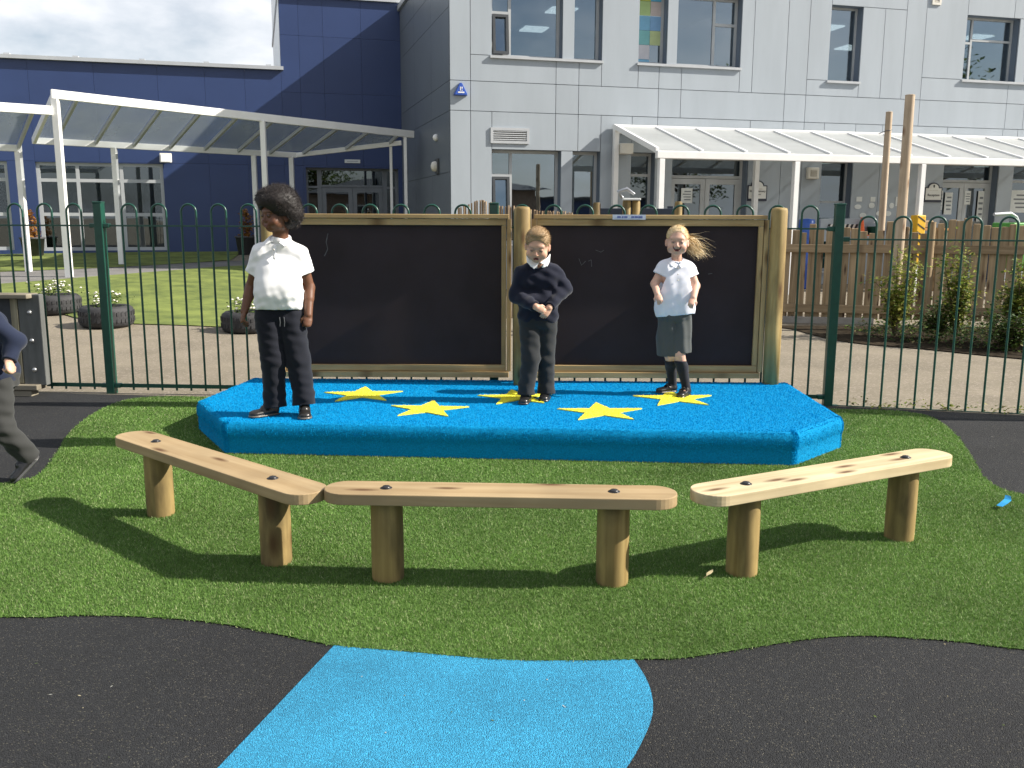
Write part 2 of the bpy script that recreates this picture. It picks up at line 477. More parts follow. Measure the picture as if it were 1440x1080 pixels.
M['post_wood'] = wood_mat('round_post_pine', (.205,.140,.050), (.36,.262,.105), (.10,.055,.02), 'Z', stain=(.060,.045,.022), objvar=.08)
M['stage_post'] = wood_mat('stage_post_pine', (.27,.19,.068), (.44,.325,.135), (.12,.065,.025), 'Z', stain=(.17,.115,.045), objvar=.05)
M['frame_wood'] = wood_mat('frame_pine', (.30,.20,.088), (.46,.33,.155), (.14,.08,.03), 'X')
M['frame_wood_v'] = wood_mat('frame_pine_upright', (.30,.20,.088), (.46,.33,.155), (.14,.08,.03), 'Z')
M['picket'] = wood_mat('weathered_picket', (.240,.168,.092), (.42,.308,.182), (.09,.05,.03), 'Z', objvar=.28)
M['picket_rail'] = wood_mat('weathered_rail', (.24,.168,.092), (.39,.285,.17), (.08,.05,.03), 'X', objvar=.12)
M['pole'] = wood_mat('bleached_pole', (.36,.27,.18), (.52,.42,.31), (.2,.12,.07), 'Z')
M['reed'] = wood_mat('reed', (.25,.17,.10), (.42,.31,.2), (.1,.06,.03), 'Z', objvar=.2, knots=False)
M['old_wood'] = wood_mat('grey_old_wood', (.16,.14,.105), (.27,.24,.18), (.07,.06,.04), 'X', objvar=.1)
M['old_wood_v'] = wood_mat('grey_old_upright', (.20,.18,.12), (.33,.30,.21), (.08,.06,.04), 'Z', objvar=.1)
M['slate'] = pmat('grey_painted_board', (.040,.046,.056), .7, .15, 5, bump=.1)
M['slate_side'] = pmat('grey_side_plank', (.10,.105,.10), .75, .2, 5, stretch=(3,3,.5), bump=.15)
M['chalk'] = pmat('chalkboard', (.026,.0172,.0178), .6, .16, 2.2, 7, spec=.22, bump=.05, bscale=300, col2=(.030,.021,.023))
M['chalkmark'] = pmat('chalk_dust', (.10,.095,.095), .9, .3, 40)
M['bolt'] = pmat('black_bolt_cap', (.02,.02,.022), .35, .1, 10)
M['steel'] = pmat('galvanised_steel', (.4,.41,.42), .35, .1, 12, metal=.8)
M['carpet'] = pmat('blue_carpet', (.003,.235,.49), .95, .18, 120, 3, bump=.6, bscale=260, spec=.1)
M['carpet_pile'] = vcol_mat('carpet_pile', .9, .03, .1)
M['star'] = pmat('yellow_carpet', (.86,.80,.085), .95, .12, 130, 3, bump=.6, bscale=260, spec=.1)
M['tyre'] = pmat('tyre_rubber', (.028,.028,.03), .75, .25, 8, bump=.2)
M['leaf'] = vcol_mat('leaf', .5, .35, .3)
M['stem'] = pmat('twig', (.10,.07,.04), .8, .2, 20)
M['flower'] = pmat('white_petal', (.75,.72,.62), .7, .1, 20)
M['orange'] = pmat('orange_plastic', (.78,.13,.03), .45, .05, 6)
M['yellow'] = pmat('yellow_foam', (.72,.42,.02), .55, .08, 6)
M['black'] = pmat('black_print', (.015,.015,.016), .6, .1, 6)
M['lime'] = pmat('green_plastic', (.08,.30,.05), .5, .08, 6)
M['bluep'] = pmat('blue_plastic', (.03,.10,.42), .35, .08, 6)
M['cobalt'] = pmat('alarm_blue', (.03,.09,.42), .3, .06, 6)
M['navy_plank'] = pmat('dark_blue_board', (.02,.03,.05), .6, .1, 6)
M['paper'] = pmat('paper', (.66,.68,.66), .85, .06, 6)
M['cream'] = pmat('cream_plastic', (.62,.60,.54), .5, .05, 6)
M['sign_white'] = pmat('sign_white', (.74,.74,.70), .5, .03, 8)
M['sign_dark'] = pmat('sign_navy', (.025,.03,.05), .45, .05, 8)
M['ink'] = pmat('ink', (.03,.03,.03), .6, .05, 8)
M['sticker'] = pmat('pale_blue_sticker', (.50,.56,.66), .4, .05, 30)
M['ink_blue'] = pmat('blue_ink', (.10,.14,.35), .5, .05, 30)
M['terracotta'] = pmat('dried_foliage', (.32,.14,.03), .8, .3, 20)
M['pot'] = pmat('grey_pot', (.06,.06,.065), .6, .15, 6)
# ================================================================== GROUND
def sstep(t):
    t = np.clip(t, 0, 1); return t*t*(3-2*t)
def terr(x, y):
    """the school lawn rises gently towards the blue wing at the back left"""
    return .55*np.clip((np.asarray(y, float)-9)/13., 0, 1)*sstep((-1.5-np.asarray(x, float))/4.5)

def axis(lo, a, b, hi, st, k=14):
    far1 = a - np.geomspace(1, a-lo+1, k)[1:][::-1] + 1
    far2 = b + np.geomspace(1, hi-b+1, k)[1:] - 1
    return np.concatenate([far1, np.arange(a, b+1e-6, st), far2])
gx, gy = axis(-600, -16, 18, 600, .6), axis(-500, -6, 30, 900, .6)
X, Y = np.meshgrid(gx, gy); Z = terr(X, Y)
nx, ny = len(gx), len(gy)
idx = np.arange(nx*ny).reshape(ny, nx)
q = np.stack([idx[:-1,:-1], idx[:-1,1:], idx[1:,1:], idx[1:,:-1]], -1).reshape(-1, 4)
tag(link('ground', np_mesh('ground', np.stack([X, Y, Z], -1).reshape(-1, 3), q, True), M['tarmac']), kind='structure')

def flat_sheet(name, poly, z, mat, kind='structure', parent=None):
    bm = bmesh.new()
    vs = [bm.verts.new((x, y, z)) for x, y in poly]
    f = bm.faces.new(vs); bm.normal_update()
    if f.normal.z < 0: f.normal_flip()
    bmesh.ops.triangulate(bm, faces=[f])
    me = bpy.data.meshes.new(name); bm.to_mesh(me); bm.free()
    return tag(link(name, me, mat, parent), kind=kind)

def ruled(name, A, B, off, mat, n=14):
    """sheet between two polylines, draped on the terrain"""
    A = np.array(A, float); B = np.array(B, float); v = []; m = len(A)
    for i in range(m):
        for k in range(n+1):
            p = A[i] + (B[i]-A[i])*k/n
            v.append((p[0], p[1], float(terr(p[0], p[1]))+off))
    f = [(i*(n+1)+k, i*(n+1)+k+1, (i+1)*(n+1)+k+1, (i+1)*(n+1)+k) for i in range(m-1) for k in range(n)]
    return tag(link(name, np_mesh(name, np.array(v), np.array(f), True), mat), kind='structure')

# facade frames: u along the facade, d outwards, z up
PS = 0.26556
UD = np.array([math.cos(PS), math.sin(PS)]); ND = np.array([math.sin(PS), -math.cos(PS)])
C0 = np.array([-1.17, 17.8]); BLUE_OFF = 6.08
def fp(u, d, z, blue=False):
    p = C0 + UD*u + ND*(d - (BLUE_OFF if blue else 0)); return (p[0], p[1], z)

rubber_back = [(-9,7.75),(-3.2,7.20),(-2.2,7.1),(2.3,6.86),(2.42,6.84),(3.75,6.52),(9,5.3)]
flat_sheet('rubber_surface', [(-9,-4),(9,-4)] + rubber_back[::-1], .004, M['rubber'])
turf_front = catmull([(-5.5,3.25),(-3.2,3.12),(-1.8,3.055),(-1.559,3.069),(-1.30,3.06),(-1.04,3.016),(-.80,2.93),(-.584,2.846),(-.368,2.808),(-.042,2.751),(.2,2.745),(.426,2.757),(.553,2.766),(.801,2.842),(1.035,2.912),(1.234,2.93),(1.505,2.889),(1.689,2.834),(2.3,2.72),(3.6,2.9),(5.5,3.1)], 5)
turf_right = catmull([(5.5,3.1),(4.2,3.7),(3.2,4.15),(2.631,4.561),(2.58,4.83),(2.66,5.10),(2.86,5.72),(2.975,6.2),(2.98,6.5),(2.80,6.66),(2.46,6.70)], 5)
turf_back = catmull([(2.46,6.70),(0,6.9),(-2.1,7.05),(-2.6,7.10),(-2.86,7.06),(-2.995,6.86),(-2.985,6.41),(-2.88,5.86),(-2.70,5.3),(-2.60,4.95),(-2.62,4.76),(-3.0,4.6),(-4.2,4.5),(-5.5,4.45)], 5)
TURF = turf_front[:-1] + turf_right[:-1] + turf_back
flat_sheet('turf', TURF, .008, M['turf_base'])
blue_arc = catmull([(.385,2.80),(.417,2.617),(.410,2.45),(.362,2.3),(.28,2.13),(.13,1.92),(-.10,1.70),(-.5,1.5),(-1.05,1.42)], 6)
flat_sheet('blue_rubber_shape', [(-.575,2.885)] + blue_arc + [(-.93,1.42)], .007, M['blue_rubber'])
# lawn, footpath under the canopy, strip of grass by the wall
Fd = np.array([.785,.62]); Fn = np.array([-.62,.785]); F0 = np.array([-7.9,16.53])
def fl(t, n): return F0 + Fd*t + Fn*n
front = catmull([(-12,12.9),(-9,12.8),(-6.4,12.5),(-5.6,11.75),(-4.8,11.38),(-4.07,11.38),(-3.26,11.36),(-1.5,11.5)], 5)
back = [tuple(fl(-6+ (10.4)*i/(len(front)-1), -.62+1.0*min(1, max(0, (i/(len(front)-1)-.4)*2))) ) for i in range(len(front))]
ruled('lawn', front, back, .012, M['lawn'])
pa = [tuple(fl(-6+12.5*i/20, -.55+1.0*min(1, max(0, (i/20-.33)*2)))) for i in range(21)]
pb = [tuple(fl(-6+12.5*i/20, 1.75+.35*math.sin(i*.3))) for i in range(21)]
ruled('path', pa, pb, .006, M['path'])
ga = [tuple(fl(-6+9.6*i/16, 1.70+.35*math.sin(i*.37))) for i in range(17)]
gb = [fp(-14.5+10.6*i/16, .02, 0, True)[:2] for i in range(17)]
ruled('grass_verge', ga, gb, .014, M['lawn'])
bed = [(3.45,12.1),(3.58,11.75),(3.70,10.9),(3.95,10.35),(4.48,9.93),(5.18,9.24),(6.5,8.4),(9,7.2),(9,11.5),(7.0,11.9)]
flat_sheet('planting_bed', catmull(bed, 4, True), .012, M['soil'])

# ================================================================== BUILDINGS
def cut(rect, holes):
    """rectangle minus holes -> list of rects (grid cells merged per column)"""
    x0, x1, z0, z1 = rect
    hs = [h for h in holes if h[0] < x1-1e-4 and h[1] > x0+1e-4 and h[2] < z1-1e-4 and h[3] > z0+1e-4]
    if not hs: return [rect]
    xs = sorted({x0, x1, *[min(max(h[0], x0), x1) for h in hs], *[min(max(h[1], x0), x1) for h in hs]})
    zs = sorted({z0, z1, *[min(max(h[2], z0), z1) for h in hs], *[min(max(h[3], z0), z1) for h in hs]})
    out = []
    for i in range(len(xs)-1):
        run = None
        for k in range(len(zs)-1):
            cx, cz = (xs[i]+xs[i+1])/2, (zs[k]+zs[k+1])/2
            solid = not any(h[0] < cx < h[1] and h[2] < cz < h[3] for h in hs)
            if solid:
                if run: run[3] = zs[k+1]
                else: run = [xs[i], xs[i+1], zs[k], zs[k+1]]
            elif run: out.append(run); run = None
        if run: out.append(run)
    return out

def facade_root(name, blue, label, cat):
    o = empty(name, (*fp(0, 0, 0, blue)[:2], 0), PS, label, cat)
    return o     # local x = u, local -y = outwards, z up

def bx(mb, u0, u1, d0, d1, z0, z1, mi=0):   # d outwards
    return mb.box((u0, -max(d0, d1), z0), (u1, -min(d0, d1), z1), mi)

def panel(root, rect, mat, holes=(), gap=.011, th=.03, name='cladding_panel'):
    cells = cut((rect[0]+gap/2, rect[1]-gap/2, rect[2]+gap/2, rect[3]-gap/2), holes)
    groups = []
    for c in cells:      # pieces cut apart by an opening become panels of their own
        hit = [g for g in groups if any(c[0] <= d[1]+1e-5 and c[1] >= d[0]-1e-5 and c[2] <= d[3]+1e-5 and c[3] >= d[2]-1e-5 for d in g)]
        for g in hit: groups.remove(g)
        groups.append(sum(hit, [])+[c])
    for g in groups:
        mb = MB()
        for c in g: bx(mb, c[0], c[1], 0, -th, c[2], c[3])
        mb.build(name, mat, root)

def window(root, u0, u1, z0, z1, mull=(), trans=(), d=-.20, fw=.055, mat=None, sill=True, panes=True, glass=None, casement=None, bars=None):
    """recessed window: outer frame + mullions; each light is a pane"""
    mat = mat or M['frame']; glass = glass or M['glass']
    mb = MB(); dd = .06
    bx(mb, u0, u0+fw, d, d-dd, z0, z1); bx(mb, u1-fw, u1, d, d-dd, z0, z1)
    bx(mb, u0+fw, u1-fw, d, d-dd, z0, z0+fw); bx(mb, u0+fw, u1-fw, d, d-dd, z1-fw, z1)
    us = [u0+fw] + list(mull) + [u1-fw]
    for m in mull: bx(mb, m-fw/2, m+fw/2, d, d-dd, z0+fw, z1-fw)
    cells = []
    for i in range(len(us)-1):
        a = us[i] + (fw/2 if i > 0 else 0); b = us[i+1] - (fw/2 if i < len(us)-2 else 0)
        zs = [z0+fw] + [t for (k, t) in trans if k == i or k is None] + [z1-fw]
        for j in range(len(zs)-1):
            za = zs[j] + (fw/2 if j > 0 else 0); zb = zs[j+1] - (fw/2 if j < len(zs)-2 else 0)
            cells.append((a, b, za, zb, i, j))
            if j > 0: bx(mb, a, b, d-.001, d-dd, zs[j]-fw/2, zs[j]+fw/2)
    w = mb.build('window', mat, root)
    for a, b, za, zb, i, j in cells:
        if casement and (i, j) == casement:
            cm = MB(); c = .05
            for (p, q, r, s_) in ((a, a+c, za, zb), (b-c, b, za, zb), (a+c, b-c, za, za+c), (a+c, b-c, zb-c, zb)):
                bx(cm, p, q, d+.035, d-.02, r, s_)
            tilt = lambda m: [(x, y-(zb-z_)*.085, z_) for x, y, z_ in m.v]
            cm.v = tilt(cm); o = cm.build('casement', M['gasket'], w); a += c; b -= c; za += c; zb -= c
        g = MB(); bx(g, a, b, d-.025, d-.037, za, zb)
        if casement and (i, j) == casement: g.v = tilt(g)
        g.build('pane', glass, w)
    if sill:
        sm = MB(); bx(sm, u0-.04, u1+.02, .05, d, z0-.05, z0-.004)
        sm.build('sill', M['trim'], w)
    return w

def room(root, u0, u1, z0, z1, depth, mat, lights=True, d0=-.29, sp=2.2):
    mb = MB(); t = .06
    bx(mb, u0, u1, d0-depth, d0-depth-t, z0, z1)
    bx(mb, u0, u1, d0, d0-depth, z1, z1+t); bx(mb, u0, u1, d0, d0-depth, z0-t, z0)
    bx(mb, u0-t, u0, d0, d0-depth, z0, z1); bx(mb, u1, u1+t, d0, d0-depth, z0, z1)
    mb.build('interior', mat, root)
    if lights:
        mesh = MB().box((-.3,-.3,-.03),(.3,.3,0)).mesh('ceiling_light')
        x = u0+.9
        while x < u1-.4:
            y = 1.1
            while y < depth-.5:
                o = link('ceiling_light', mesh, M['light'], root, (x, -(d0)+y, z1-.01)); y += sp
            x += sp

# ---------------- grey wing
G = facade_root('grey_school_wing', False, 'pale grey panel clad two storey school block with tall windows', 'building')
W1 = (.80,2.98,4.37,5.70); W2 = (3.74,5.93,4.37,5.70); W3 = (7.95,8.69,4.21,5.69); W4 = (11.25,14.1,4.36,5.68)
openU = [(.80,2.18,4.37,5.70),(2.42,2.98,4.37,5.70),(3.74,4.33,4.37,5.70),(4.55,5.93,4.37,5.70),W3,(11.25,12.62,4.36,5.68),(12.86,14.1,4.36,5.68)]
openL = [(.80,2.18,.9,2.67),(2.42,2.99,.9,2.67),(3.64,4.15,.06,2.67),(4.53,6.20,.06,2.62),(7.94,8.69,.3,2.60),(10.98,12.43,.06,2.62),(12.83,14.3,.5,2.62)]
holes = openU + openL
TOP = 6.32
rects = [(0,.39,3.9,TOP),(.39,.80,4.37,TOP),(.39,2.06,3.9,4.37),(2.06,2.52,3.9,4.37),(2.52,2.98,3.9,4.37),(2.18,2.42,4.37,5.70),(.80,2.98,5.70,TOP),
 (2.98,3.74,3.9,TOP),(3.74,4.18,3.9,4.37),(4.18,4.66,3.9,4.37),(4.66,5.93,3.9,4.37),(4.33,4.55,4.37,5.70),(3.74,5.93,5.70,TOP),
 (5.93,6.21,3.9,TOP),(6.21,6.97,3.9,TOP),(6.97,7.46,3.9,TOP),(7.46,8.69,3.9,4.21),(7.46,7.95,4.21,TOP),(7.95,9.74,5.69,TOP),(8.69,9.22,3.9,5.69),(9.22,9.74,3.9,5.69),
 (9.74,10.22,3.9,TOP),(10.22,11.25,4.36,TOP),(10.22,12.46,3.9,4.36),(12.46,14.1,3.9,4.36),(11.25,12.45,5.68,TOP),(12.45,14.1,5.68,TOP),(12.62,12.86,4.36,5.68),(14.1,15.2,3.9,TOP),(15.2,17.0,3.9,TOP)]
mids = [0,.39,2.06,2.52,4.18,4.66,6.97,7.46,10.22,12.46,12.94,15.2,17.0]
rects += [(mids[i],mids[i+1],3.36,3.9) for i in range(len(mids)-1)]
rects += [(0,.39,0,3.36),(.39,.80,0,3.36),(.80,2.06,2.67,3.36),(2.06,2.52,2.67,3.36),(2.52,2.99,2.67,3.36),(2.18,2.42,.9,2.67),(.80,2.99,0,.9),(2.99,3.64,0,3.36),
 (3.64,4.18,2.67,3.36),(4.15,4.53,0,2.67),(4.18,6.22,2.67,3.36),(6.22,6.97,0,3.36),(6.97,7.46,0,3.36),(7.46,7.94,0,3.36),(7.94,8.69,2.6,3.36),(7.94,8.69,0,.3),
 (8.69,9.35,0,3.36),(9.35,9.98,0,3.36),(9.98,10.98,0,3.36),(10.98,12.43,2.62,3.36),(12.43,12.83,0,3.36),(12.83,14.3,2.62,3.36),(12.83,14.3,0,.5),(14.3,15.6,0,3.36),(15.6,17.0,0,3.36)]
for r in rects: panel(G, r, M['panel'], holes)
mb = MB()
for c in cut((0.03,17.0,0,TOP), holes): bx(mb, c[0], c[1], -.045, -.27, c[2], c[3])
mb.build('wall', M['reveal'], G)
# side return towards the blue wing, panelled
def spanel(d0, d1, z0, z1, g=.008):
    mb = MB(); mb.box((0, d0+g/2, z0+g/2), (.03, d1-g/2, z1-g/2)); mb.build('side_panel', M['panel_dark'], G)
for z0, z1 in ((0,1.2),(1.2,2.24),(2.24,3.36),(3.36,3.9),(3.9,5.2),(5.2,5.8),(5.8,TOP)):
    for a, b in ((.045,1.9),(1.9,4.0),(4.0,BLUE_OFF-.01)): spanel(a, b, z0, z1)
mb = MB(); mb.box((.045,.30,0),(.20,BLUE_OFF+6,TOP)); mb.build('side_wall', M['backing'], G)
mb = MB(); mb.box((-.06,-.06,TOP),(17.1,BLUE_OFF+6,TOP+.12)); mb.build('roof', M['trim'], G)
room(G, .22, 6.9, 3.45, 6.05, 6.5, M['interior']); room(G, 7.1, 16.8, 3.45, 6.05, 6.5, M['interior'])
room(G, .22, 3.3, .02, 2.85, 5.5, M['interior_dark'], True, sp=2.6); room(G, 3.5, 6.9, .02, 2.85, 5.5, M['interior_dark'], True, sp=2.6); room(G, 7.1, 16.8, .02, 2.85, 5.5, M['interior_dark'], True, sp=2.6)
window(G, .80, 2.18, 4.37, 5.70, mull=(1.19,), trans=((0,5.17),), casement=(0,0), sill=False)
window(G, 2.42, 2.98, 4.37, 5.70, sill=False)
window(G, 3.74, 4.33, 4.37, 5.70, sill=False)
window(G, 4.55, 5.93, 4.37, 5.70, mull=(5.42,), trans=((1,5.20),), sill=False)
window(G, 7.95, 8.69, 4.21, 5.69, fw=.04)
window(G, 11.25, 12.62, 4.36, 5.68, mull=(11.56,), trans=((0,5.15),(1,5.22)), fw=.045, sill=False)
window(G, 12.86, 14.1, 4.36, 5.68, mull=(13.3,), trans=((0,5.15),), sill=False)
window(G, .80, 2.18, .9, 2.67, mull=(1.22,), trans=((0,2.20),), casement=(0,0))
window(G, 2.42, 2.99, .9, 2.67)
window(G, 3.64, 4.15, .06, 2.67, trans=((0,2.24),), sill=False, glass=M['glass_dark'])
window(G, 7.94, 8.69, .3, 2.60, trans=((0,1.75),), fw=.04, glass=M['glass_dark'])
window(G, 12.83, 14.3, .5, 2.62, mull=(13.6,), trans=((0,2.24),), sill=False, glass=M['glass_dark'])
for u0, u1, z in ((.76,3.0,4.37),(3.70,5.95,4.37),(11.21,14.12,4.36)):      # one long sill under each pair of windows
    m_ = MB(); bx(m_, u0, u1, .05, .002, z-.05, z-.004); m_.build('sill', M['trim'], G)
def doors(root, u0, u1, z0, z1, head, mat, glass, mid=None):
    d = -.20; mid = mid or (u0+u1)/2
    w = window(root, u0, u1, head, z1, sill=False, mat=mat, glass=glass)
    jm = MB(); bx(jm, u0, u0+.05, d, d-.07, z0, head-.003); bx(jm, u1-.05, u1, d, d-.07, z0, head-.003); jm.build('door_frame', mat, root)
    for a, b, s in ((u0+.055, mid-.004, 1), (mid+.004, u1-.055, -1)):
        dm = MB(); f = .10
        bx(dm, a, a+f, d+.005, d-.045, z0, head-.01); bx(dm, b-f, b, d+.005, d-.045, z0, head-.01)
        bx(dm, a+f, b-f, d+.005, d-.045, z0, z0+.18); bx(dm, a+f, b-f, d+.005, d-.045, head-.12, head-.01)
        dr = dm.build('door', mat, root)
        g = MB(); bx(g, a+f, b-f, d-.015, d-.027, z0+.18, head-.12); g.build('pane', glass, dr)
        hx = (b-.06) if s > 0 else (a+.06)
        h = MB(); h.tube([(hx, -d-.005, z0+.85),(hx, -d-.06, z0+.85),(hx, -d-.06, z0+1.25),(hx, -d-.005, z0+1.25)], .012, 8); h.build('handle', M['steel'], dr)
doors(G, 4.53, 6.20, .06, 2.62, 2.20, M['frame'], M['glass_dark'])
doors(G, 10.98, 12.43, .06, 2.62, 2.20, M['frame'], M['glass_dark'])
# ventilation louvre over the lower window and the small upper one
def louvre(u0, u1, z0, z1, n, mat):
    mb = MB(); f = .05
    bx(mb, u0, u0+f, .03, -.02, z0, z1); bx(mb, u1-f, u1, .03, -.02, z0, z1); bx(mb, u0+f, u1-f, .03, -.02, z0, z0+f); bx(mb, u0+f, u1-f, .03, -.02, z1-f, z1)
    v = mb.build('vent', mat, G)
    bk = MB(); bx(bk, u0+f, u1-f, .004, .001, z0+f, z1-f); bk.build('vent_back', M['gasket'], v)
    for k in range(n):
        z = z0+f + (z1-z0-2*f)*(k+.5)/n
        s = MB(); s.bar((u0+f, -.012, z), (u1-f, -.012, z), .03, .012, up=(0,.6,1)); s.build('slat', mat, v)
louvre(.77, 1.53, 2.78, 3.07, 5, M['trim']); louvre(10.32, 10.54, 5.83, 6.15, 6, M['cream'])
# coloured paper squares stuck inside the second upper window
sq = [((.36,.55,.06),'lime'),((.55,.42,.36),'pale pink'),((.04,.36,.60),'bright blue'),((.06,.30,.62),'sky blue'),((.05,.42,.40),'teal'),((.45,.55,.12),'yellow green'),((.62,.58,.60),'off white'),((.06,.42,.66),'light cyan')]
pos = ['upper left','upper right','second row left','second row right','third row left','third row right','fourth row','lowest']
for k, (c, n) in enumerate(sq):
    c = tuple(.62*v+.38*w for v, w in zip(c, (.42,.47,.50))); mt = pmat('paper_'+n.replace(' ', '_'), c, .8, .05, 9)  # pale haze of the window glass mixed into each paper colour
    i, j = k % 2, k//2
    if k == 7: i, j = 0, 4
    u = 3.80+.255*i; z = 5.56-.272*j
    mb = MB(); mb.box((0,0,0),(.25,.004,.266))
    o = mb.build('paper_square', mt, None, fp(u, -.215, z-.266), PS)
    tag(o, f'{n} paper square, {pos[k]} in the patchwork on the first floor window', 'paper', 'coloured paper squares on the window')
mb = MB(); mb.box((0,0,0),(.25,.004,.266))
for k, (c, n, p) in enumerate((((.5,.55,.1),'olive lime','top left'),((.1,.4,.6),'mid blue','top right'))):
    o = MB().box((0,0,0),(.25,.004,.13)).build('paper_square', pmat('paper_top%d' % k, c, .8, .05, 9), None, fp(3.80+.255*k, -.215, 5.565), PS)
    tag(o, f'{n} half hidden paper strip at {p} of the window patchwork', 'paper', 'coloured paper squares on the window')

# ---------------- navy wing
B = facade_root('navy_school_wing', True, 'navy blue clad school wing with glazed entrance behind the lawn', 'building')
openB = [(-8.36,-5.64,.60,2.60),(-2.36,-.10,.02,2.58),(-11.6,-8.94,.62,2.60)]
xs = [-15.2,-13.6,-12.2,-10.6,-9.2,-8.36,-7.0,-5.64,-4.6,-3.7,-2.86]
for i in range(len(xs)-1):
    panel(B, (xs[i],xs[i+1],-.1,2.62), M['navy'], openB, .0045); panel(B, (xs[i],xs[i+1],2.62,4.82), M['navy'], openB, .0045)
xs = [-2.86,-2.42,-1.85,-.95,.02]
for i in range(len(xs)-1):
    for z0, z1 in ((-.1,2.62),(2.62,4.33),(4.33,5.63),(5.63,6.50)): panel(B, (xs[i],xs[i+1],z0,z1), M['navy'], openB, .0045)
mb = MB()
for c in cut((-15.2,.04,-.1,4.78), openB): bx(mb, c[0], c[1], -.045, -.25, c[2], c[3])
mb.box((-2.84,.045,4.78),(.04,.25,6.48)); mb.build('wall', M['backing'], B)
mb = MB(); bx(mb, -15.3, -2.80, .10, -8, 4.82, 4.90); mb.build('roof', M['trim'], B)
for k in range(9):
    s = MB(); bx(s, -14.4+1.4*k, -14.28+1.4*k, .06, -7.9, 4.903, 4.935); s.build('roof_seam', M['trim'], B)
mb = MB(); bx(mb, -2.9, .06, .08, -7, 6.50, 6.62); mb.build('upper_roof', M['trim'], B)
mb = MB(); mb.add([(-2.865,.05,4.905),(-2.865,7,4.905),(-2.865,7,8.4),(-2.865,.05,6.49),(-2.80,.05,4.905),(-2.80,7,4.905),(-2.80,7,8.4),(-2.80,.05,6.49)],
       [(0,1,2,3),(7,6,5,4),(0,3,7,4),(1,5,6,2),(3,2,6,7),(0,4,5,1)]); mb.build('gable_flashing', M['white'], B)
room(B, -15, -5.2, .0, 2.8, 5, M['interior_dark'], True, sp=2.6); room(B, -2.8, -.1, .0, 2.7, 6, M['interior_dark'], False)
window(B, -8.36, -5.64, .60, 2.60, mull=(-7.50,-6.56), trans=((None,2.20),(None,1.43)), d=-.06, fw=.075, sill=False, glass=M['glass_dark'])
window(B, -11.6, -8.94, .62, 2.60, mull=(-10.7,-9.8), trans=((None,2.20),(None,1.43)), d=-.06, fw=.075, sill=False, glass=M['glass_dark'])
window(B, -2.36, -2.03, .02, 2.58, trans=((0,2.12),), mat=M['frame_dark'], sill=False, glass=M['glass_dark'])
window(B, -.42, -.10, .02, 2.58, trans=((0,2.12),), mat=M['frame_dark'], sill=False, glass=M['glass_dark'])
doors(B, -2.03, -.42, .02, 2.58, 2.12, M['frame_dark'], M['glass_dark'])

# things fixed to the walls
def wall_thing(name, u, d, z, blue=False, label=None, cat=None, group=None, side=False):
    if side:
        p = C0 - ND*u; return empty(name, (p[0], p[1], z), PS - PI/2, label, cat, group)
    return empty(name, fp(u, d, z, blue), PS, label, cat, group)
t = wall_thing('alarm_box', .195, .004, 3.62, label='blue triangular alarm box on the grey wall corner', cat='alarm')
tri = [(-.13,0),(.13,0),(.13,.025),(.02,.235),(-.02,.235),(-.13,.025)]
mb = MB(); mb.add([(x,0,z) for x,z in tri]+[(x*.88,-.075,.012+z*.9) for x,z in tri], [tuple(range(6)),(11,10,9,8,7,6)]+[(i,i+6,(i+1)%6+6,(i+1)%6) for i in range(6)])
mb.build('casing', M['cobalt'], t, bevel=.006)
mb = MB(); mb.box((-.022,-.0795,.085),(-.008,-.076,.155)); mb.box((.006,-.0795,.085),(.026,-.076,.10)); mb.box((.006,-.0795,.12),(.026,-.076,.155)); mb.box((-.06,-.0795,.045),(.06,-.076,.068)); mb.build('emblem', M['white'], t)
t = wall_thing('wall_speaker', 7.695, .004, 2.21, label='cream square speaker on the grey wall under the white canopy', cat='speaker')
mb = MB(); mb.box((-.135,-.09,0),(.135,0,.24)); mb.build('casing', M['cream'], t, bevel=.02)
mb = MB()
mb.box((-.075,-.094,.055),(.075,-.0905,.185)); mb.build('grille', M['old_wood'], t)
for k in range(5):
    MB().box((-.07,-.098,.065+.026*k),(.07,-.0945,.075+.026*k)).build('slat', M['cream'], t)
t = wall_thing('flood_light', -5.55, .0, 2.64, True, 'small white floodlight high on the navy wall beside its window', 'light')
mb = MB(); mb.box((-.10,-.06,.08),(.12,-.02,.2)); mb.build('bracket', M['trim'], t)
mb = MB(); mb.add([(-.13,-.06,0),(.13,-.06,0),(.13,-.22,-.02),(-.13,-.22,-.02),(-.13,-.06,.2),(.13,-.06,.2),(.13,-.17,.2),(-.13,-.17,.2)],[(0,3,2,1),(4,5,6,7),(0,1,5,4),(1,2,6,5),(2,3,7,6),(3,0,4,7)]); mb.build('lamp_head', M['cream'], t, bevel=.012)
mb = MB(); mb.add([(-.10,-.218,.0),(.10,-.218,.0),(.10,-.186,.17),(-.10,-.186,.17),(-.10,-.226,.0),(.10,-.226,.0),(.10,-.194,.17),(-.10,-.194,.17)],[(0,1,2,3),(7,6,5,4),(0,4,5,1),(1,5,6,2),(2,6,7,3),(3,7,4,0)]); mb.build('lens', M['white'], t)
t = wall_thing('exit_sign', -1.23, .0, 2.70, True, 'thin white plate sign above the glazed entrance doors', 'sign')
MB().box((-.19,-.02,0),(.19,0,.085)).build('plate', M['paper'], t, bevel=.004)
MB().box((-.13,-.0225,.03),(.13,-.0205,.055)).build('lettering', M['trim'], t)
t = wall_thing('security_sensor', 1.35, 0, 2.92, label='small white dome sensor on the dark side wall', cat='sensor', side=True)
mb = MB(); mb.lathe([(.0,.0),(.07,.0),(.07,.03),(.05,.07),(.0,.09)], 14); o = mb.build('dome', M['white'], t); o.rotation_euler = (PI/2,0,0); o.location = (0,0,.05)
MB().box((-.05,-.02,0),(.05,0,.1)).build('base', M['cream'], t)
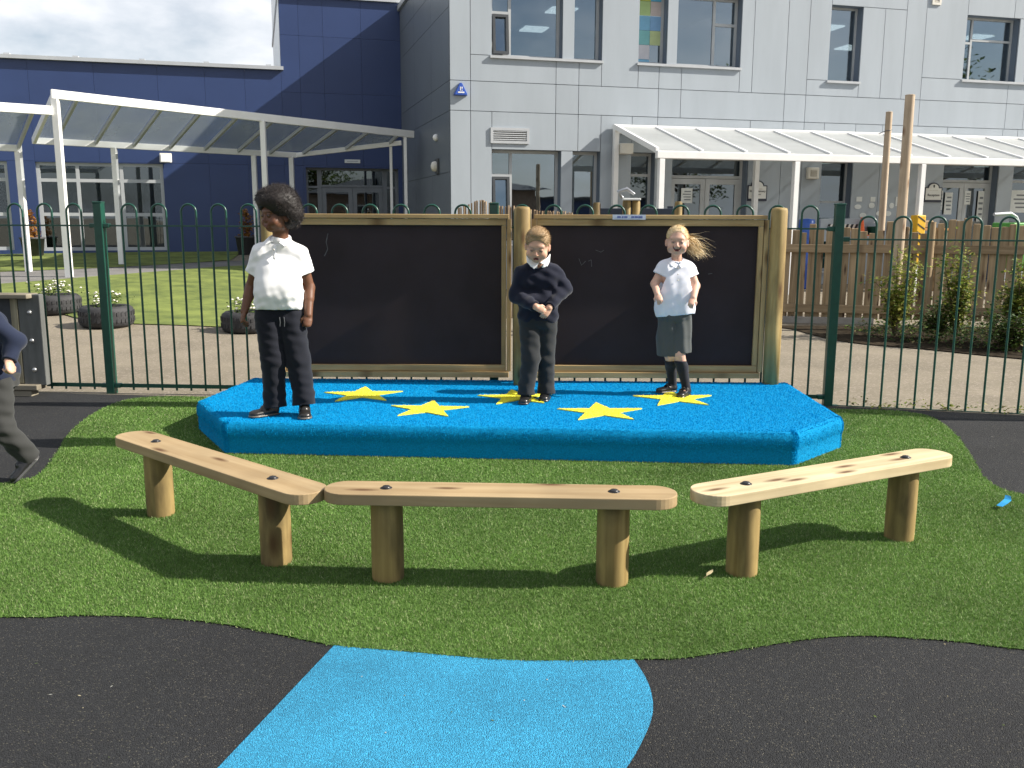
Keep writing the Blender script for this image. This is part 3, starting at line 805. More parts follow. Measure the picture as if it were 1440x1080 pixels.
t = wall_thing('bulkhead_lamp', 1.25, 0, 2.28, label='round bulkhead lamp with dark hood on the dark side wall', cat='light', side=True)
MB().box((-.13,-.045,-.03),(.13,0,.27)).build('back_plate', M['gasket'], t, bevel=.01)
mb = MB(); mb.lathe([(.10,.0),(.10,.04),(.085,.08),(.04,.1),(.0,.105)], 18); o = mb.build('lens', M['cream'], t); o.rotation_euler = (PI/2,0,0); o.location = (0,-.046,.12)

# arched name signs
def arch(w, h, r, top, n=12):
    p = [(-w/2,0),(w/2,0),(w/2,h),(r,h)]
    p += [(r*math.cos(PI*k/n), h+(top-h)*math.sin(PI*k/n)) for k in range(1,n)]
    return p + [(-r,h),(-w/2,h)]
def textmesh(body, size, ext=.002):
    c = bpy.data.curves.new('lettering', 'FONT'); c.body = body; c.size = size; c.align_x = 'CENTER'; c.extrude = ext; c.resolution_u = 2
    o = bpy.data.objects.new('lettering', c); COL.objects.link(o)
    dg = bpy.context.evaluated_depsgraph_get(); me = bpy.data.meshes.new_from_object(o.evaluated_get(dg))
    bpy.data.objects.remove(o); return me
def name_sign(u, z, lines, label):
    t = wall_thing('name_sign', u, .004, z, label=label, cat='sign', group='arched name signs on the grey wall')
    def slab(p, d0, d1, nm, mat):
        n = len(p); mb = MB(); mb.add([(x,-d0,y) for x,y in p]+[(x,-d1,y) for x,y in p], [tuple(range(n)), tuple(range(2*n-1,n-1,-1))]+[(i,i+n,(i+1)%n+n,(i+1)%n) for i in range(n)]); return mb.build(nm, mat, t)
    slab(arch(.45,.32,.15,.42), 0, .018, 'backing', M['sign_dark'])
    slab([(x, y+.05) for x, y in arch(.40,.25,.125,.345)], .019, .024, 'face', M['sign_white'])
    for body, sz, yy in lines:
        o = link('lettering', textmesh(body, sz), M['ink'], t, (0,-.0275,yy)); o.rotation_euler = (PI/2,0,0)
    for x0, x1 in ((-.11,-.045),(-.035,.02),(.03,.11)): MB().box((x0,-.0275,.245),(x1,-.0265,.257)).build('print', M['cream'], t)
    mb = MB(); mb.add([(-.022,-.027,.365),(-.018,-.027,.325),(0,-.027,.305),(.018,-.027,.325),(.022,-.027,.365),(0,-.027,.372)],[(0,1,2,3,4,5)]); mb.build('crest', M['ink'], t)
name_sign(6.445, 1.75, (('Infants Nursery',.058,.185),('Entrance',.042,.125)), 'arched white sign beside the first glazed double door')
name_sign(10.735, 1.76, (('Reception',.075,.13),), 'arched white Reception sign beside the right hand doors')

# papers taped inside the door glass, stickers on the wall
pap = [(4.83,5.08,1.70,2.0,'chequered white notice high on the left leaf of the first double door'),(4.72,5.20,1.0,1.35,'wide pale notice low on the left leaf of the first double door'),(5.55,5.78,1.05,1.35,'small pale notice low on the right leaf of the first double door'),
       (11.03,11.16,1.60,2.02,'narrow pale notice at the hinge side of the Reception door'),(11.22,11.42,1.5,1.98,'tall greenish notice on the left leaf of the Reception door'),(11.74,11.90,1.72,2.02,'white poster with dark blocks on the right leaf of the Reception door'),(12.10,12.26,1.35,2.02,'tall pale notice at the far edge of the Reception door'),
       (13.0,13.5,1.55,2.05,'patterned paper display in the window right of Reception')]
for u0, u1, z0, z1, lb in pap:
    t = wall_thing('notice', (u0+u1)/2, -.19, z0, label=lb, cat='notice', group='papers on the glazed doors')
    MB().box((-(u1-u0)/2,-.004,0),((u1-u0)/2,0,z1-z0)).build('sheet', M['paper'], t)
    mb = MB(); w = (u1-u0)*.36
    for k in range(4):
        zz = (z1-z0)*(.2+.18*k); mb.box((-w*(.6+.4*((k*7)%3)/2),-.0062,zz),(w,-.0045,zz+(z1-z0)*.07))
    mb.build('print', M['frame_dark'], t)
t = wall_thing('sticker_display', 9.35, .004, 1.35, label='cluster of oval and square paper stickers on the grey wall behind the poles', cat='display')
for x, z, a, b, e in ((-.46,.46,.07,.05,0),(-.12,.46,.06,.05,0),(.16,.40,.08,.15,0),(-.48,.30,.085,.05,1),(-.14,.33,.075,.06,1),(-.34,.12,.085,.055,1),(.06,.16,.08,.05,1),(.28,.16,.085,.055,1),(.36,.33,.06,.06,1),(.52,.42,.07,.1,0)):
    if e: p = [(x+a*math.cos(2*PI*k/14), z+b*math.sin(2*PI*k/14)) for k in range(14)]
    else: p = [(x-a,z-b),(x+a,z-b),(x+a,z+b),(x-a,z+b)]
    n = len(p); MB().add([(i,0,j) for i,j in p]+[(i,-.005,j) for i,j in p],[tuple(range(n)),tuple(range(2*n-1,n-1,-1))]+[(i,i+n,(i+1)%n+n,(i+1)%n) for i in range(n)]).build('sticker', M['paper'], t)

# ================================================================== CANOPIES
def canopy_post(name, p, z0, z1, w, root, mat):
    MB().box((p[0]-w/2,p[1]-w/2,z0),(p[0]+w/2,p[1]+w/2,z1)).build(name, mat, root, bevel=.006)
# walkway canopy (long)
K = empty('walkway_canopy', (0,0,0), label='long white framed walkway canopy sloping down to the navy wing', cat='canopy')
T1 = 7.26
fz = lambda t: 3.46 - .27*t/T1
bz = lambda t: 2.80 - .04*t/5.3
def P3(t, n, z): p = fl(t, n); return (p[0], p[1], z)
WID = 1.94
MB().bar(P3(-.06,0,fz(0)), P3(T1,0,fz(T1)), .09, .15).build('front_beam', M['white'], K, bevel=.006)
MB().bar(P3(-.02,WID,bz(0)), P3(5.36,WID,bz(5.3)), .09, .12).build('back_beam', M['white'], K, bevel=.006)
MB().bar(P3(5.36,WID,bz(5.3)), P3(T1-.15,.25,3.02), .08, .10).build('end_beam', M['white'], K, bevel=.006)
MB().bar(P3(0,.05,fz(0)-.01), P3(0,WID-.05,bz(0)), .06, .13).build('side_beam', M['white'], K, bevel=.006)
nr = 10
for k in range(1, nr+1):
    t = T1*k/nr - .35
    nb = WID if t < 5.3 else WID - (t-5.3)/(T1-5.3)*(WID-.2)
    zb = bz(t) if t < 5.3 else bz(5.3) + (t-5.3)/(T1-5.3)*.27
    MB().bar(P3(t,.045,fz(t)-.02), P3(t,nb-.05,zb+.02), .05, .07).build('rafter', M['trim'], K)
cuts = [0] + [T1*k/nr-.35 for k in range(1, nr+1)]
for a, b in zip(cuts[:-1], cuts[1:]):
    def cor(t):
        nb = WID if t < 5.3 else WID - (t-5.3)/(T1-5.3)*(WID-.2); zb = bz(t) if t < 5.3 else bz(5.3) + (t-5.3)/(T1-5.3)*.27
        return P3(t,.05,fz(t)+.025), P3(t,nb-.05,zb+.06)
    a0, a1 = cor(a+.03); b0, b1 = cor(b-.03)
    lift = lambda p, h: (p[0], p[1], p[2]+h)
    MB().add([a0,b0,b1,a1,lift(a0,.016),lift(b0,.016),lift(b1,.016),lift(a1,.016)],[(3,2,1,0),(4,5,6,7),(0,1,5,4),(1,2,6,5),(2,3,7,6),(3,0,4,7)]).build('roof_panel', M['poly_clear'], K)
for t, n, zt, w in ((0,0,fz(0)-.07,.11),(3.76,0,fz(3.76)-.07,.10),(7.05,0,fz(7.05)-.07,.07),(.55+.9,WID,bz(1)-.05,.10),(4.37,WID,bz(4.37)-.05,.10),(5.25,WID,bz(5.25)-.05,.10),(6.95,.45,3.0,.06)):
    p = fl(t, n); canopy_post('post', p, float(terr(p[0],p[1]))-.02, zt, w, K, M['white'])
# lower canopy continuing to the left
K2 = empty('side_canopy', (0,0,0), label='lower white framed canopy at the left edge beside the long one', cat='canopy')
z2f, z2b, W2_ = 3.18, 2.62, 1.50
MB().bar(P3(-4.2,-.02,z2f), P3(-.07,-.02,z2f), .09, .15).build('front_beam', M['white'], K2, bevel=.006)
MB().bar(P3(-4.2,W2_,z2b), P3(-.30,W2_,z2b), .09, .12).build('back_beam', M['white'], K2, bevel=.006)
ts = [-4.1,-3.2,-2.3,-1.35,-.36]
for t in ts: MB().bar(P3(t,.03,z2f-.02), P3(t,W2_-.05,z2b+.02), .05, .07).build('rafter', M['trim'], K2)
for a, b in zip(ts[:-1], ts[1:]):
    c = [P3(a+.03,.04,z2f+.03),P3(b-.03,.04,z2f+.03),P3(b-.03,W2_-.04,z2b+.07),P3(a+.03,W2_-.04,z2b+.07)]
    MB().add(c+[(x,y,z+.016) for x,y,z in c],[(3,2,1,0),(4,5,6,7),(0,1,5,4),(1,2,6,5),(2,3,7,6),(3,0,4,7)]).build('roof_panel', M['poly_clear'], K2)
for t, n, zt in ((-.36,W2_,z2b-.06),(-3.9,0,z2f-.07),(-3.9,W2_,z2b-.06)):
    p = fl(t, n); canopy_post('post', p, float(terr(p[0],p[1]))-.02, zt, .10, K2, M['white'])

# entrance canopy on the grey facade
E_ = empty('entrance_canopy', (*fp(3.24,0,0)[:2],0), PS, 'white entrance canopy with milky roof along the grey facade', 'canopy')
LEN, DEP, zb_, zf_ = 13.0, 2.2, 3.10, 2.49
MB().box((-.02,-.09,zb_-.08),(LEN,-.035,zb_+.09)).build('wall_beam', M['white'], E_, bevel=.006)
MB().box((-.04,-DEP-.05,zf_-.07),(LEN,-DEP+.05,zf_+.06)).build('gutter_beam', M['white'], E_, bevel=.01)
nr = 15
rx = [LEN*k/nr for k in range(nr+1)]
for k, x in enumerate(rx):
    MB().bar((x,-.10,zb_+.045),(x,-DEP+.055,zf_+.075), .055 if k else .07, .055 if k else .10).build('rafter', M['white'], E_, bevel=.012)
for a, b in zip(rx[:-1], rx[1:]):
    c = [(a+.03,-.10,zb_+.03),(b-.03,-.10,zb_+.03),(b-.03,-DEP+.06,zf_+.055),(a+.03,-DEP+.06,zf_+.055)]
    MB().add(c+[(x,y,z+.016) for x,y,z in c],[(0,1,2,3),(7,6,5,4),(4,5,1,0),(5,6,2,1),(6,7,3,2),(7,4,0,3)]).build('roof_panel', M['poly_milk'], E_)
for x in (0.06, 2.72, 5.42, 8.1, 10.8): canopy_post('post', (x,-DEP+.0), 0, zf_-.075, .10, E_, M['white'])
for x in (0.0, 2.72+.35): canopy_post('wall_post', (x,-.17), 0, zb_-.02, .10, E_, M['white'])
MB().box((.06,-.30,2.62),(.32,-.06,2.82)).build('lamp_box', M['cream'], E_, bevel=.01)
# ================================================================== BOW-TOP FENCE
FENCE = empty('bow_top_fence', (0,0,0), label='dark green metal bow topped railing fence behind the blue stage', cat='fence')
HS = .236; BS = .118; BR = .0085
def hoop_mesh(top=1.49, bot=.03):
    mb = MB(); r = BS/2; pts = [(-r,0,bot),(-r,0,top-r)]
    pts += [(-r*math.cos(PI*k/12),0,top-r+r*math.sin(PI*k/12)) for k in range(1,12)]
    pts += [(r,0,top-r),(r,0,bot)]
    return mb.tube(pts, BR, 7).mesh('hoop')
HM = hoop_mesh()
def fence_run(a, b, drop, skip=.075):
    a = np.array(a); b = np.array(b); L_ = np.linalg.norm(b-a); d = (b-a)/L_; rz = math.atan2(d[1], d[0])
    n = int((L_-2*skip+.02)//HS); s0 = (L_-(n-1)*HS)/2
    for k in range(n):
        p = a + d*(s0+HS*k); link('hoop', HM, M['green'], FENCE, (p[0],p[1],-drop), rz)
    for z, h in ((1.325,.012),(.065,.03)):
        MB().bar((*(a+d*.03),z-drop),(*(b-d*.03),z-drop),.032 if h < .02 else .012, h).build('rail', M['green'], FENCE)
    for q, s in ((a, 1), (b, -1)):
        for z in (1.325,.065):
            c = q + d*s*.055; MB().cbox((c[0],c[1],z-drop),(.05,.045,.035)).build('clamp', M['green'], FENCE, bevel=.006)
PA, PB_, PC = (-3.205,7.27), (-.139,7.08), (2.40,6.89)
PL = (-6.2,7.455); PR = (5.1,6.28)
fence_run(PL, PA, 0); fence_run(PA, PB_, 0); fence_run(PB_, PC, 0); fence_run(PC, PR, .075)
pm = MB().box((-.033,-.033,-.05),(.033,.033,1.497)).mesh('post', .005)
for p in (PL, PA, PB_, PC, PR):
    o = link('post', pm, M['green'], FENCE, (p[0],p[1],0), -.06)
    MB().cbox((p[0],p[1],1.502),(.072,.072,.014)).build('post_cap', M['green'], FENCE, bevel=.004)

# ================================================================== BROWN PICKET FENCE
P0, P1_ = np.array([2.6,12.82]), np.array([9.2,11.55])
PF = empty('picket_fence', (P0[0],P0[1],0), math.atan2(P1_[1]-P0[1], P1_[0]-P0[0]), 'weathered brown picket fence with uneven tops in front of the grey school', 'fence')
PLn = float(np.linalg.norm(P1_-P0))
pick = []
for k in range(4):
    w = .078+.006*k; pick.append(MB().box((-w/2,-.011,0),(w/2,.011,1.0)).mesh('picket', .004, 1))
n = int(PLn/.108)
for k in range(n):
    x = .05+.108*k + random.uniform(-.008,.008)
    h = 1.26 + .035*math.sin(k*.9) + random.uniform(-.03,.03)
    if x > 2.9: h += .04 + .05*math.sin((x-2.9)*4.0)
    if x > 3.4: h += .05
    if k % 9 == 4: h += .08
    o = link('picket', pick[k % 4], M['picket'], PF, (x, random.uniform(-.006,.006), .07)); o.scale = (1,1,h-.07)
    o.rotation_euler = (0, random.uniform(-.012,.012), 0)
for x0, x1 in ((0,2.9),(2.9,5.0),(5.0,PLn)):
    for z in (1.005,.20): MB().box((x0+.004,-.052,z-.055),(x1-.004,-.016,z+.055)).build('rail', M['picket_rail'], PF, bevel=.004)
for x in (.4,2.92,4.98): MB().tube([(x,-.10,0),(x,-.10,1.36)], .05, 10).build('post', M['picket'], PF)
MB().box((-.2,-.05,-.05),(2.3,.03,.085)).build('gravel_board', M['concrete'], PF, bevel=.005)

# tall bleached poles
def pole(x, y, h, r, label):
    t = empty('wooden_pole', (x,y,0), label=label, cat='pole', group='tall bleached poles by the picket fence')
    MB().tube([(0,0,-.05),(.008,0,h*.5),(.0,0,h)], [r,r*.97,r*.92], 14).build('shaft', M['pole'], t)
    MB().lathe([(r*.935,0),(r*.95,.006),(r*.7,.012),(0,.014)], 14, c=(0,0,h-.004)).build('top_cut', M['pole'], t)
    return t
pole(4.80,11.60,2.87,.062,'taller thick bleached wooden pole in front of the picket fence')
t = pole(5.31,13.5,2.88,.050,'thinner bleached pole with a wire loop near its top behind the picket fence')
MB().tube([(-.14,-.03,2.58),(-.05,-.055,2.62),(.0,-.056,2.625),(.052,-.01,2.64)], .006, 6).build('wire_loop', M['bolt'], t)

# reed screen & short round posts seen over the boards
t = empty('reed_screen', (-.75,13.0,0), label='brown reed screen with arched top peeping over the left chalkboard', cat='screen')
rm = MB().tube([(0,0,0),(0,0,1)], .009, 6).mesh('reed')
for k in range(62):
    x = .026*k; h = 1.50+.13*math.exp(-((x-.30)/.22)**2)+.05*math.exp(-((x-.75)/.25)**2)-.05*max(0,(x-1.0))+random.uniform(-.012,.012)
    o = link('reed', rm, M['reed'], t, (x,random.uniform(-.008,.008),0)); o.scale = (1.35,1.35,h); o.rotation_euler = (0,random.uniform(-.012,.012),0)
for k in range(2): MB().tube([(-.02,-.02,.4+.7*k),(1.6,-.02,.4+.7*k)], .006, 6).build('wire', M['bolt'], t)
for x, y, h, r, lb in ((.985,11.0,1.575,.045,'short round post left of the dark box, over the right chalkboard'),(1.335,11.0,1.60,.05,'left one of two short posts standing together over the right chalkboard'),(1.445,11.02,1.60,.05,'right one of two short posts standing together over the right chalkboard'),(1.94,11.0,1.59,.045,'short round post at the right end of the dark box')):
    t = empty('short_post', (x,y,0), label=lb, cat='post', group='short round posts behind the chalkboards')
    MB().tube([(0,0,0),(0,0,h-.02),(0,0,h)], [r,r,r*.8], 14).build('shaft', M['post_wood'], t)
t = empty('dark_planter_box', (1.46,11.35,0), label='long dark blue plank box behind the short posts and right chalkboard', cat='box')
for k in range(8): MB().box((-.53,-.02,.19*k),(.53,.02,.19*k+.182)).build('plank', M['navy_plank'], t, bevel=.004)
for x in (-.45,.45): MB().box((x-.03,.021,0),(x+.03,.07,1.54)).build('batten', M['navy_plank'], t)
t = empty('tap_hood', (1.33,10.98,1.60), label='small pale blue hooded tap on top of the paired posts', cat='tap')
MB().tube([(-.05,0,.03),(-.10,0,.10),(.0,0,.13),(.09,0,.07)], [.02,.025,.025,.015], 10).build('hood', M['steel'], t)
MB().box((-.05,-.05,.0),(.16,.05,.025)).build('plate', M['paper'], t, bevel=.006)

# ================================================================== CLUTTER BEHIND THE PICKETS
def fpt(u, d): return fp(u, d, 0)
t = empty('play_counter', (*fp(8.0,1.1,0)[:2],0), PS, 'low grey play counter with hazard stripes behind the picket fence', 'counter')
MB().box((-.75,-.02,.95),(.62,.02,1.40)).build('panel', M['panel'], t, bevel=.005)
for k in range(7):
    x = -.62+.105*k; MB().add([(x,-.026,1.17),(x+.055,-.026,1.17),(x+.105,-.026,1.29),(x+.05,-.026,1.29),(x,-.021,1.17),(x+.055,-.021,1.17),(x+.105,-.021,1.29),(x+.05,-.021,1.29)],[(0,1,2,3),(7,6,5,4),(0,4,5,1),(1,5,6,2),(2,6,7,3),(3,7,4,0)]).build('stripe', M['black'], t)
for k in range(6):
    x = -.565+.105*k; MB().add([(x,-.026,1.17),(x+.048,-.026,1.17),(x+.098,-.026,1.29),(x+.05,-.026,1.29),(x,-.021,1.17),(x+.048,-.021,1.17),(x+.098,-.021,1.29),(x+.05,-.021,1.29)],[(0,1,2,3),(7,6,5,4),(0,4,5,1),(1,5,6,2),(2,6,7,3),(3,7,4,0)]).build('stripe', M['cream'], t)
for x in (-.7,.55): MB().box((x-.03,.021,0),(x+.03,.08,1.38)).build('leg', M['trim'], t)
MB().box((.02,-.30,1.02),(.64,.25,1.06)).build('shelf', M['trim'], t, bevel=.004)
t = empty('traffic_cone', (*fp(8.14,1.2,0)[:2],1.062), PS, 'bright orange cone standing on the grey play counter', 'cone')
MB().lathe([(.11,0),(.11,.025),(.075,.03),(.025,.36),(0,.365)], 16).build('body', M['orange'], t)
MB().box((-.13,-.12,-.001),(.13,.12,.018)).build('base', M['orange'], t, bevel=.008)
t = empty('green_tub', (*fp(8.38,1.22,0)[:2],1.062), PS, 'small dark green tub beside the orange cone', 'tub')
MB().lathe([(0,0),(.085,0),(.10,.17),(.108,.17),(.108,.185),(.09,.185),(.08,.02),(0,.02)], 16).build('body', M['green'], t)
MB().tube([(.1*math.cos(a),0,.17+.09*math.sin(a)) for a in [PI*k/8 for k in range(9)]], .006, 6).build('handle', M['steel'], t)
t = empty('blue_barrel', (*fp(7.02,1.0,0)[:2],0), PS, 'deep blue plastic barrel just right of the tall stage post', 'barrel')
MB().lathe([(0,0),(.15,0),(.16,.05),(.16,.5),(.17,.52),(.16,.54),(.16,1.25),(.15,1.38),(0,1.40)], 20).build('body', M['bluep'], t)
MB().lathe([(.163,0),(.17,.015),(.163,.03)], 20, c=(0,0,1.0)).build('band', M['bluep'], t)
t = empty('post_pad', (*fp(8.66,2.2,0)[:2],.55), PS, 'yellow foam pad with dark diagonal stripes wrapped round the canopy post', 'pad')
MB().box((-.10,-.10,0),(.10,.10,.92)).build('foam', M['yellow'], t, bevel=.02)
for k in range(6):
    z = .06+.145*k; MB().add([(-.085,-.1035,z+.10),(-.085,-.1035,z+.13),(.085,-.1035,z+.03),(.085,-.1035,z)],[(0,1,2,3)]).build('stripe', M['black'], t)
t = empty('green_cart', (*fp(9.6,3.9,0)[:2],0), PS, 'lime green trolley with grey hoop handle behind the right pickets', 'trolley')
MB().box((-.55,-.25,.55),(.62,.25,1.34)).build('tray', M['lime'], t, bevel=.02)
MB().box((-.30,-.262,1.18),(-.08,-.252,1.28)).build('sticker', M['paper'], t); MB().box((.10,-.262,1.16),(.22,-.252,1.22)).build('sticker', M['paper'], t)
MB().tube([(-.75,0,1.48),(-.4,0,1.50),(-.28,0,1.44),(-.22,0,1.34)], .03, 8).build('rail_handle', M['trim'], t)
MB().tube([(.12,0,1.33),(.14,0,1.60),(.17,0,1.63),(.36,0,1.63),(.39,0,1.60),(.39,0,1.33)], .018, 8).build('hoop_handle', M['white'], t)
for x in (-.45,.5):
    for y in (-.22,.22):
        o = MB().lathe([(0,-.03),(.10,-.03),(.12,-.015),(.12,.015),(.10,.03),(0,.03)], 16).build('wheel', M['tyre'], t, (x,y,.12)); o.rotation_euler = (PI/2,0,0)
        MB().box((x-.02,y-.02,.2),(x+.02,y+.02,.56)).build('leg', M['steel'], t)
t = empty('teal_crate', (*fp(11.0,4.4,0)[:2],0), PS, 'teal plastic crate stack at the right edge behind the pickets', 'crate')
for k in range(4):
    z = .36*k; mb = MB()
    mb.box((-.3,-.2,z),(.3,.2,z+.03)); mb.box((-.3,-.2,z+.03),(-.28,.2,z+.34)); mb.box((.28,-.2,z+.03),(.3,.2,z+.34)); mb.box((-.28,-.2,z+.03),(.28,-.18,z+.34)); mb.box((-.28,.18,z+.03),(.28,.2,z+.34))
    mb.box((-.31,-.21,z+.32),(.31,-.201,z+.345)); mb.build('crate', M.setdefault('teal', pmat('teal_plastic', (.03,.25,.24), .5, .08, 6)), t)
t = empty('play_bench', (*fp(8.95,2.0,0)[:2],0), PS, 'orange topped wooden play bench behind the left pickets', 'bench')
MB().box((-.6,-.2,1.18),(.5,.2,1.22)).build('top', M.setdefault('ply', wood_mat('orange_ply', (.42,.19,.05), (.6,.3,.1), (.2,.09,.03), 'X')), t, bevel=.004)
for x in (-.5,.4): MB().box((x-.04,-.16,0),(x+.04,.16,1.178)).build('leg', M['picket'], t)
MB().box((-.1,-.12,1.225),(.14,.1,1.37)).build('basket', M['picket'], t, bevel=.02)
t = empty('green_toy_spade', (6.05,12.7,.0), label='bright green toy spade glimpsed between the pickets', cat='toy')
MB().tube([(0,0,.85),(0,0,.45)], .014, 8).build('handle', M['lime'], t)
MB().add([(-.05,0,.45),(.05,0,.45),(.055,.02,.28),(0,.03,.2),(-.055,.02,.28),(-.05,.012,.45),(.05,.012,.45),(.055,.032,.28),(0,.042,.2),(-.055,.032,.28)],[(0,1,2,3,4),(9,8,7,6,5),(0,5,6,1),(1,6,7,2),(2,7,8,3),(3,8,9,4),(4,9,5,0)]).build('blade', M['lime'], t)

# ================================================================== PLANTS
def leaf_cloud(centres, n, size, cols, spread):
    """n small folded leaves scattered round twig tips"""
    c = np.asarray(centres); k = RNG.integers(0, len(c), n)
    p = c[k] + RNG.normal(0, 1, (n,3))*np.asarray(spread)
    p[:,2] = np.maximum(p[:,2], .015)
    a = RNG.uniform(0, 2*PI, n); tl = RNG.uniform(-.5,.9, n); s = size*RNG.uniform(.55,1.3, n)
    d = np.stack([np.cos(a)*np.cos(tl), np.sin(a)*np.cos(tl), np.sin(tl)], 1)
    sd = np.stack([-np.sin(a), np.cos(a), RNG.uniform(-.5,.5,n)], 1)
    b = p; m1 = p + d*(s*.5)[:,None] + sd*(s*.28)[:,None]; m2 = p + d*(s*.5)[:,None] - sd*(s*.28)[:,None]; e = p + d*s[:,None] - np.array([0,0,1])*(s*.15)[:,None]
    v = np.stack([b, m1, e, m2], 1).reshape(-1, 3); f = np.arange(4*n).reshape(n, 4)
    cc = np.asarray(cols)[RNG.integers(0, len(cols), n)]*RNG.uniform(.75,1.25,(n,1))
    return v, f, np.repeat(cc, 4, 0)
YG = [(.26,.28,.045),(.20,.25,.035),(.32,.31,.07),(.13,.19,.03)]
DG = [(.045,.085,.018),(.07,.12,.025),(.11,.16,.03),(.035,.065,.018)]
def shrub(x, y, h, w, nb, nl, cols, label, ls=.05, lean=0):
    t = empty('shrub', (x,y,.01), label=label, cat='shrub', group='shrubs in the bed by the picket fence')
    mb = MB(); tips = []
    for k in range(nb):
        a = RNG.uniform(0, 2*PI); r = w*RNG.uniform(.25,1.0); hh = h*RNG.uniform(.45,1.0)
        e = Vector((math.cos(a)*r*.7+lean*hh, math.sin(a)*r*.6, hh)); m = Vector((e.x*.35, e.y*.35, hh*.5))
        mb.tube([(0,0,-.02), m, e], [.010,.007,.003], 5)
        for j in range(4):
            f = .4+.6*j/3; q = Vector((0,0,0)).lerp(m, min(1,f*2)) if f < .5 else m.lerp(e, (f-.5)*2)
            g = q + Vector((RNG.normal(0,w*.22), RNG.normal(0,w*.22), RNG.normal(.03,.05)))
            mb.tube([q, g], [.004,.002], 4); tips += [q, g, (q+g)/2]
    mb.build('stem', M['stem'], t)
    v, f, c = leaf_cloud(tips, nl, ls, cols, (.05,.05,.045))
    link('foliage', np_mesh('foliage', v, f, False, c), M['leaf'], t)
    return t
shrub(4.56,10.95,1.02,.36,13,1500,YG,'yellow green young shrub in front of the tall thick pole',.065,.05)
shrub(5.12,10.60,.98,.30,12,1500,YG+DG[1:3],'upright leafy shrub right of the thick pole by the fence bars',.06)
shrub(5.68,10.25,.90,.48,20,3000,YG+DG[1:3],'dense bright shrub at the right edge of the planting bed',.062)
shrub(4.98,10.75,.42,.36,16,1100,DG,'low dark shrub at the foot of the thick pole',.05)
shrub(5.35,9.85,.40,.45,20,1700,DG,'low spreading dark shrub at the front of the bed',.05)
shrub(6.35,10.0,.75,.5,20,1800,YG+DG,'broad mid green shrub cut by the right edge of the view',.055)
# weeds and litter over the bed, and tufts along the fence foot
def scatter(poly, n, size, cols, zr, name, label, cat='weeds'):
    xs_ = np.array(poly); lo, hi = xs_.min(0), xs_.max(0); P = RNG.uniform(lo, hi, (n*3,2)); P = P[inside(poly, P[:,0], P[:,1])][:n]
    c = np.concatenate([P, RNG.uniform(.01,zr,(len(P),1))], 1)
    v, f, cc = leaf_cloud(c, len(c), size, cols, (.02,.02,.01))
    o = link(name, np_mesh(name, v, f, False, cc), M['leaf']); return tag(o, label, cat, kind='stuff')
scatter([(4.1,11.4),(4.3,10.5),(4.9,9.9),(6.0,8.95),(8,8.1),(8,11.4),(5,11.9)], 6500, .05, DG+[(.14,.12,.05)], .16, 'ground_cover', 'low weeds and dead leaves covering the dark planting bed')
scatter([(2.5,6.80),(3.4,6.60),(4.6,6.34),(4.6,6.44),(3.4,6.72),(2.5,6.93)], 420, .035, YG+[(.2,.17,.07)], .06, 'fence_weeds', 'small weeds along the foot of the right fence panel')

def tyre_planter(x, y, label, s=1.0, seed=0):
    z = float(terr(x, y)); t = empty('tyre_planter', (x,y,z), seed, label, 'planter', 'tyre planters on the lawn edge')
    R_, r, h = .315*s, .2*s, .25*s
    mb = MB(); mb.lathe([(r,.02),(r+.03,.0),(R_-.05,.0),(R_-.01,.03),(R_,.08),(R_,h-.08),(R_-.01,h-.03),(R_-.05,h),(r+.03,h),(r,h-.02),(r-.01,h-.07),(r-.01,.05),(r,.02)], 36); mb.build('tyre', M['tyre'], t)
    tm = MB()
    for k in range(36):
        a = 2*PI*k/36
        for zz in (.06,.14):
            tm.add([(math.cos(a+q)*(R_+e),math.sin(a+q)*(R_+e),(zz+w)*s) for e in (-.004,.006) for q,w in ((-.05,0),(.05,.012),(.05,.055),(-.05,.043))],[(4,5,6,7),(0,4,7,3),(1,2,6,5),(3,7,6,2),(0,1,5,4)])
    o = tm.build('tread', M['tyre'], t)
    mb = MB(); mb.lathe([(0,h-.045),(r-.012,h-.05),(r-.012,h-.09)], 24); mb.build('soil', M['soil'], t)
    pl = empty('flowers', (x,y,z+h-.045), 0, label.replace('old black tyre planter','white flowering plants in the planter'), 'flowers', 'flowers in the tyre planters')
    c = np.stack([RNG.normal(0,.11*s,60), RNG.normal(0,.11*s,60), RNG.uniform(.03,.17,60)],1)
    v, f, cc = leaf_cloud(c, 420, .035, DG+[(.10,.15,.03)], (.03,.03,.03)); link('foliage', np_mesh('foliage', v, f, False, cc), M['leaf'], pl)
    fb = MB()
    for p in c[:44]:
        q = p+np.array([0,0,.04])
        fb.lathe([(0,-.006),(.016,0),(.018,.006),(.006,.012),(0,.013)], 7, c=tuple(q))
    fb.build('blossom', M['flower'], pl)
tyre_planter(-4.93,11.18,'old black tyre planter nearest the left green fence post',1.0,.3)
tyre_planter(-6.02,12.15,'old black tyre planter furthest left behind the grey board',1.0,1.1)
tyre_planter(-3.20,11.12,'old black tyre planter beside the boy in the white shirt',.98,2.2)
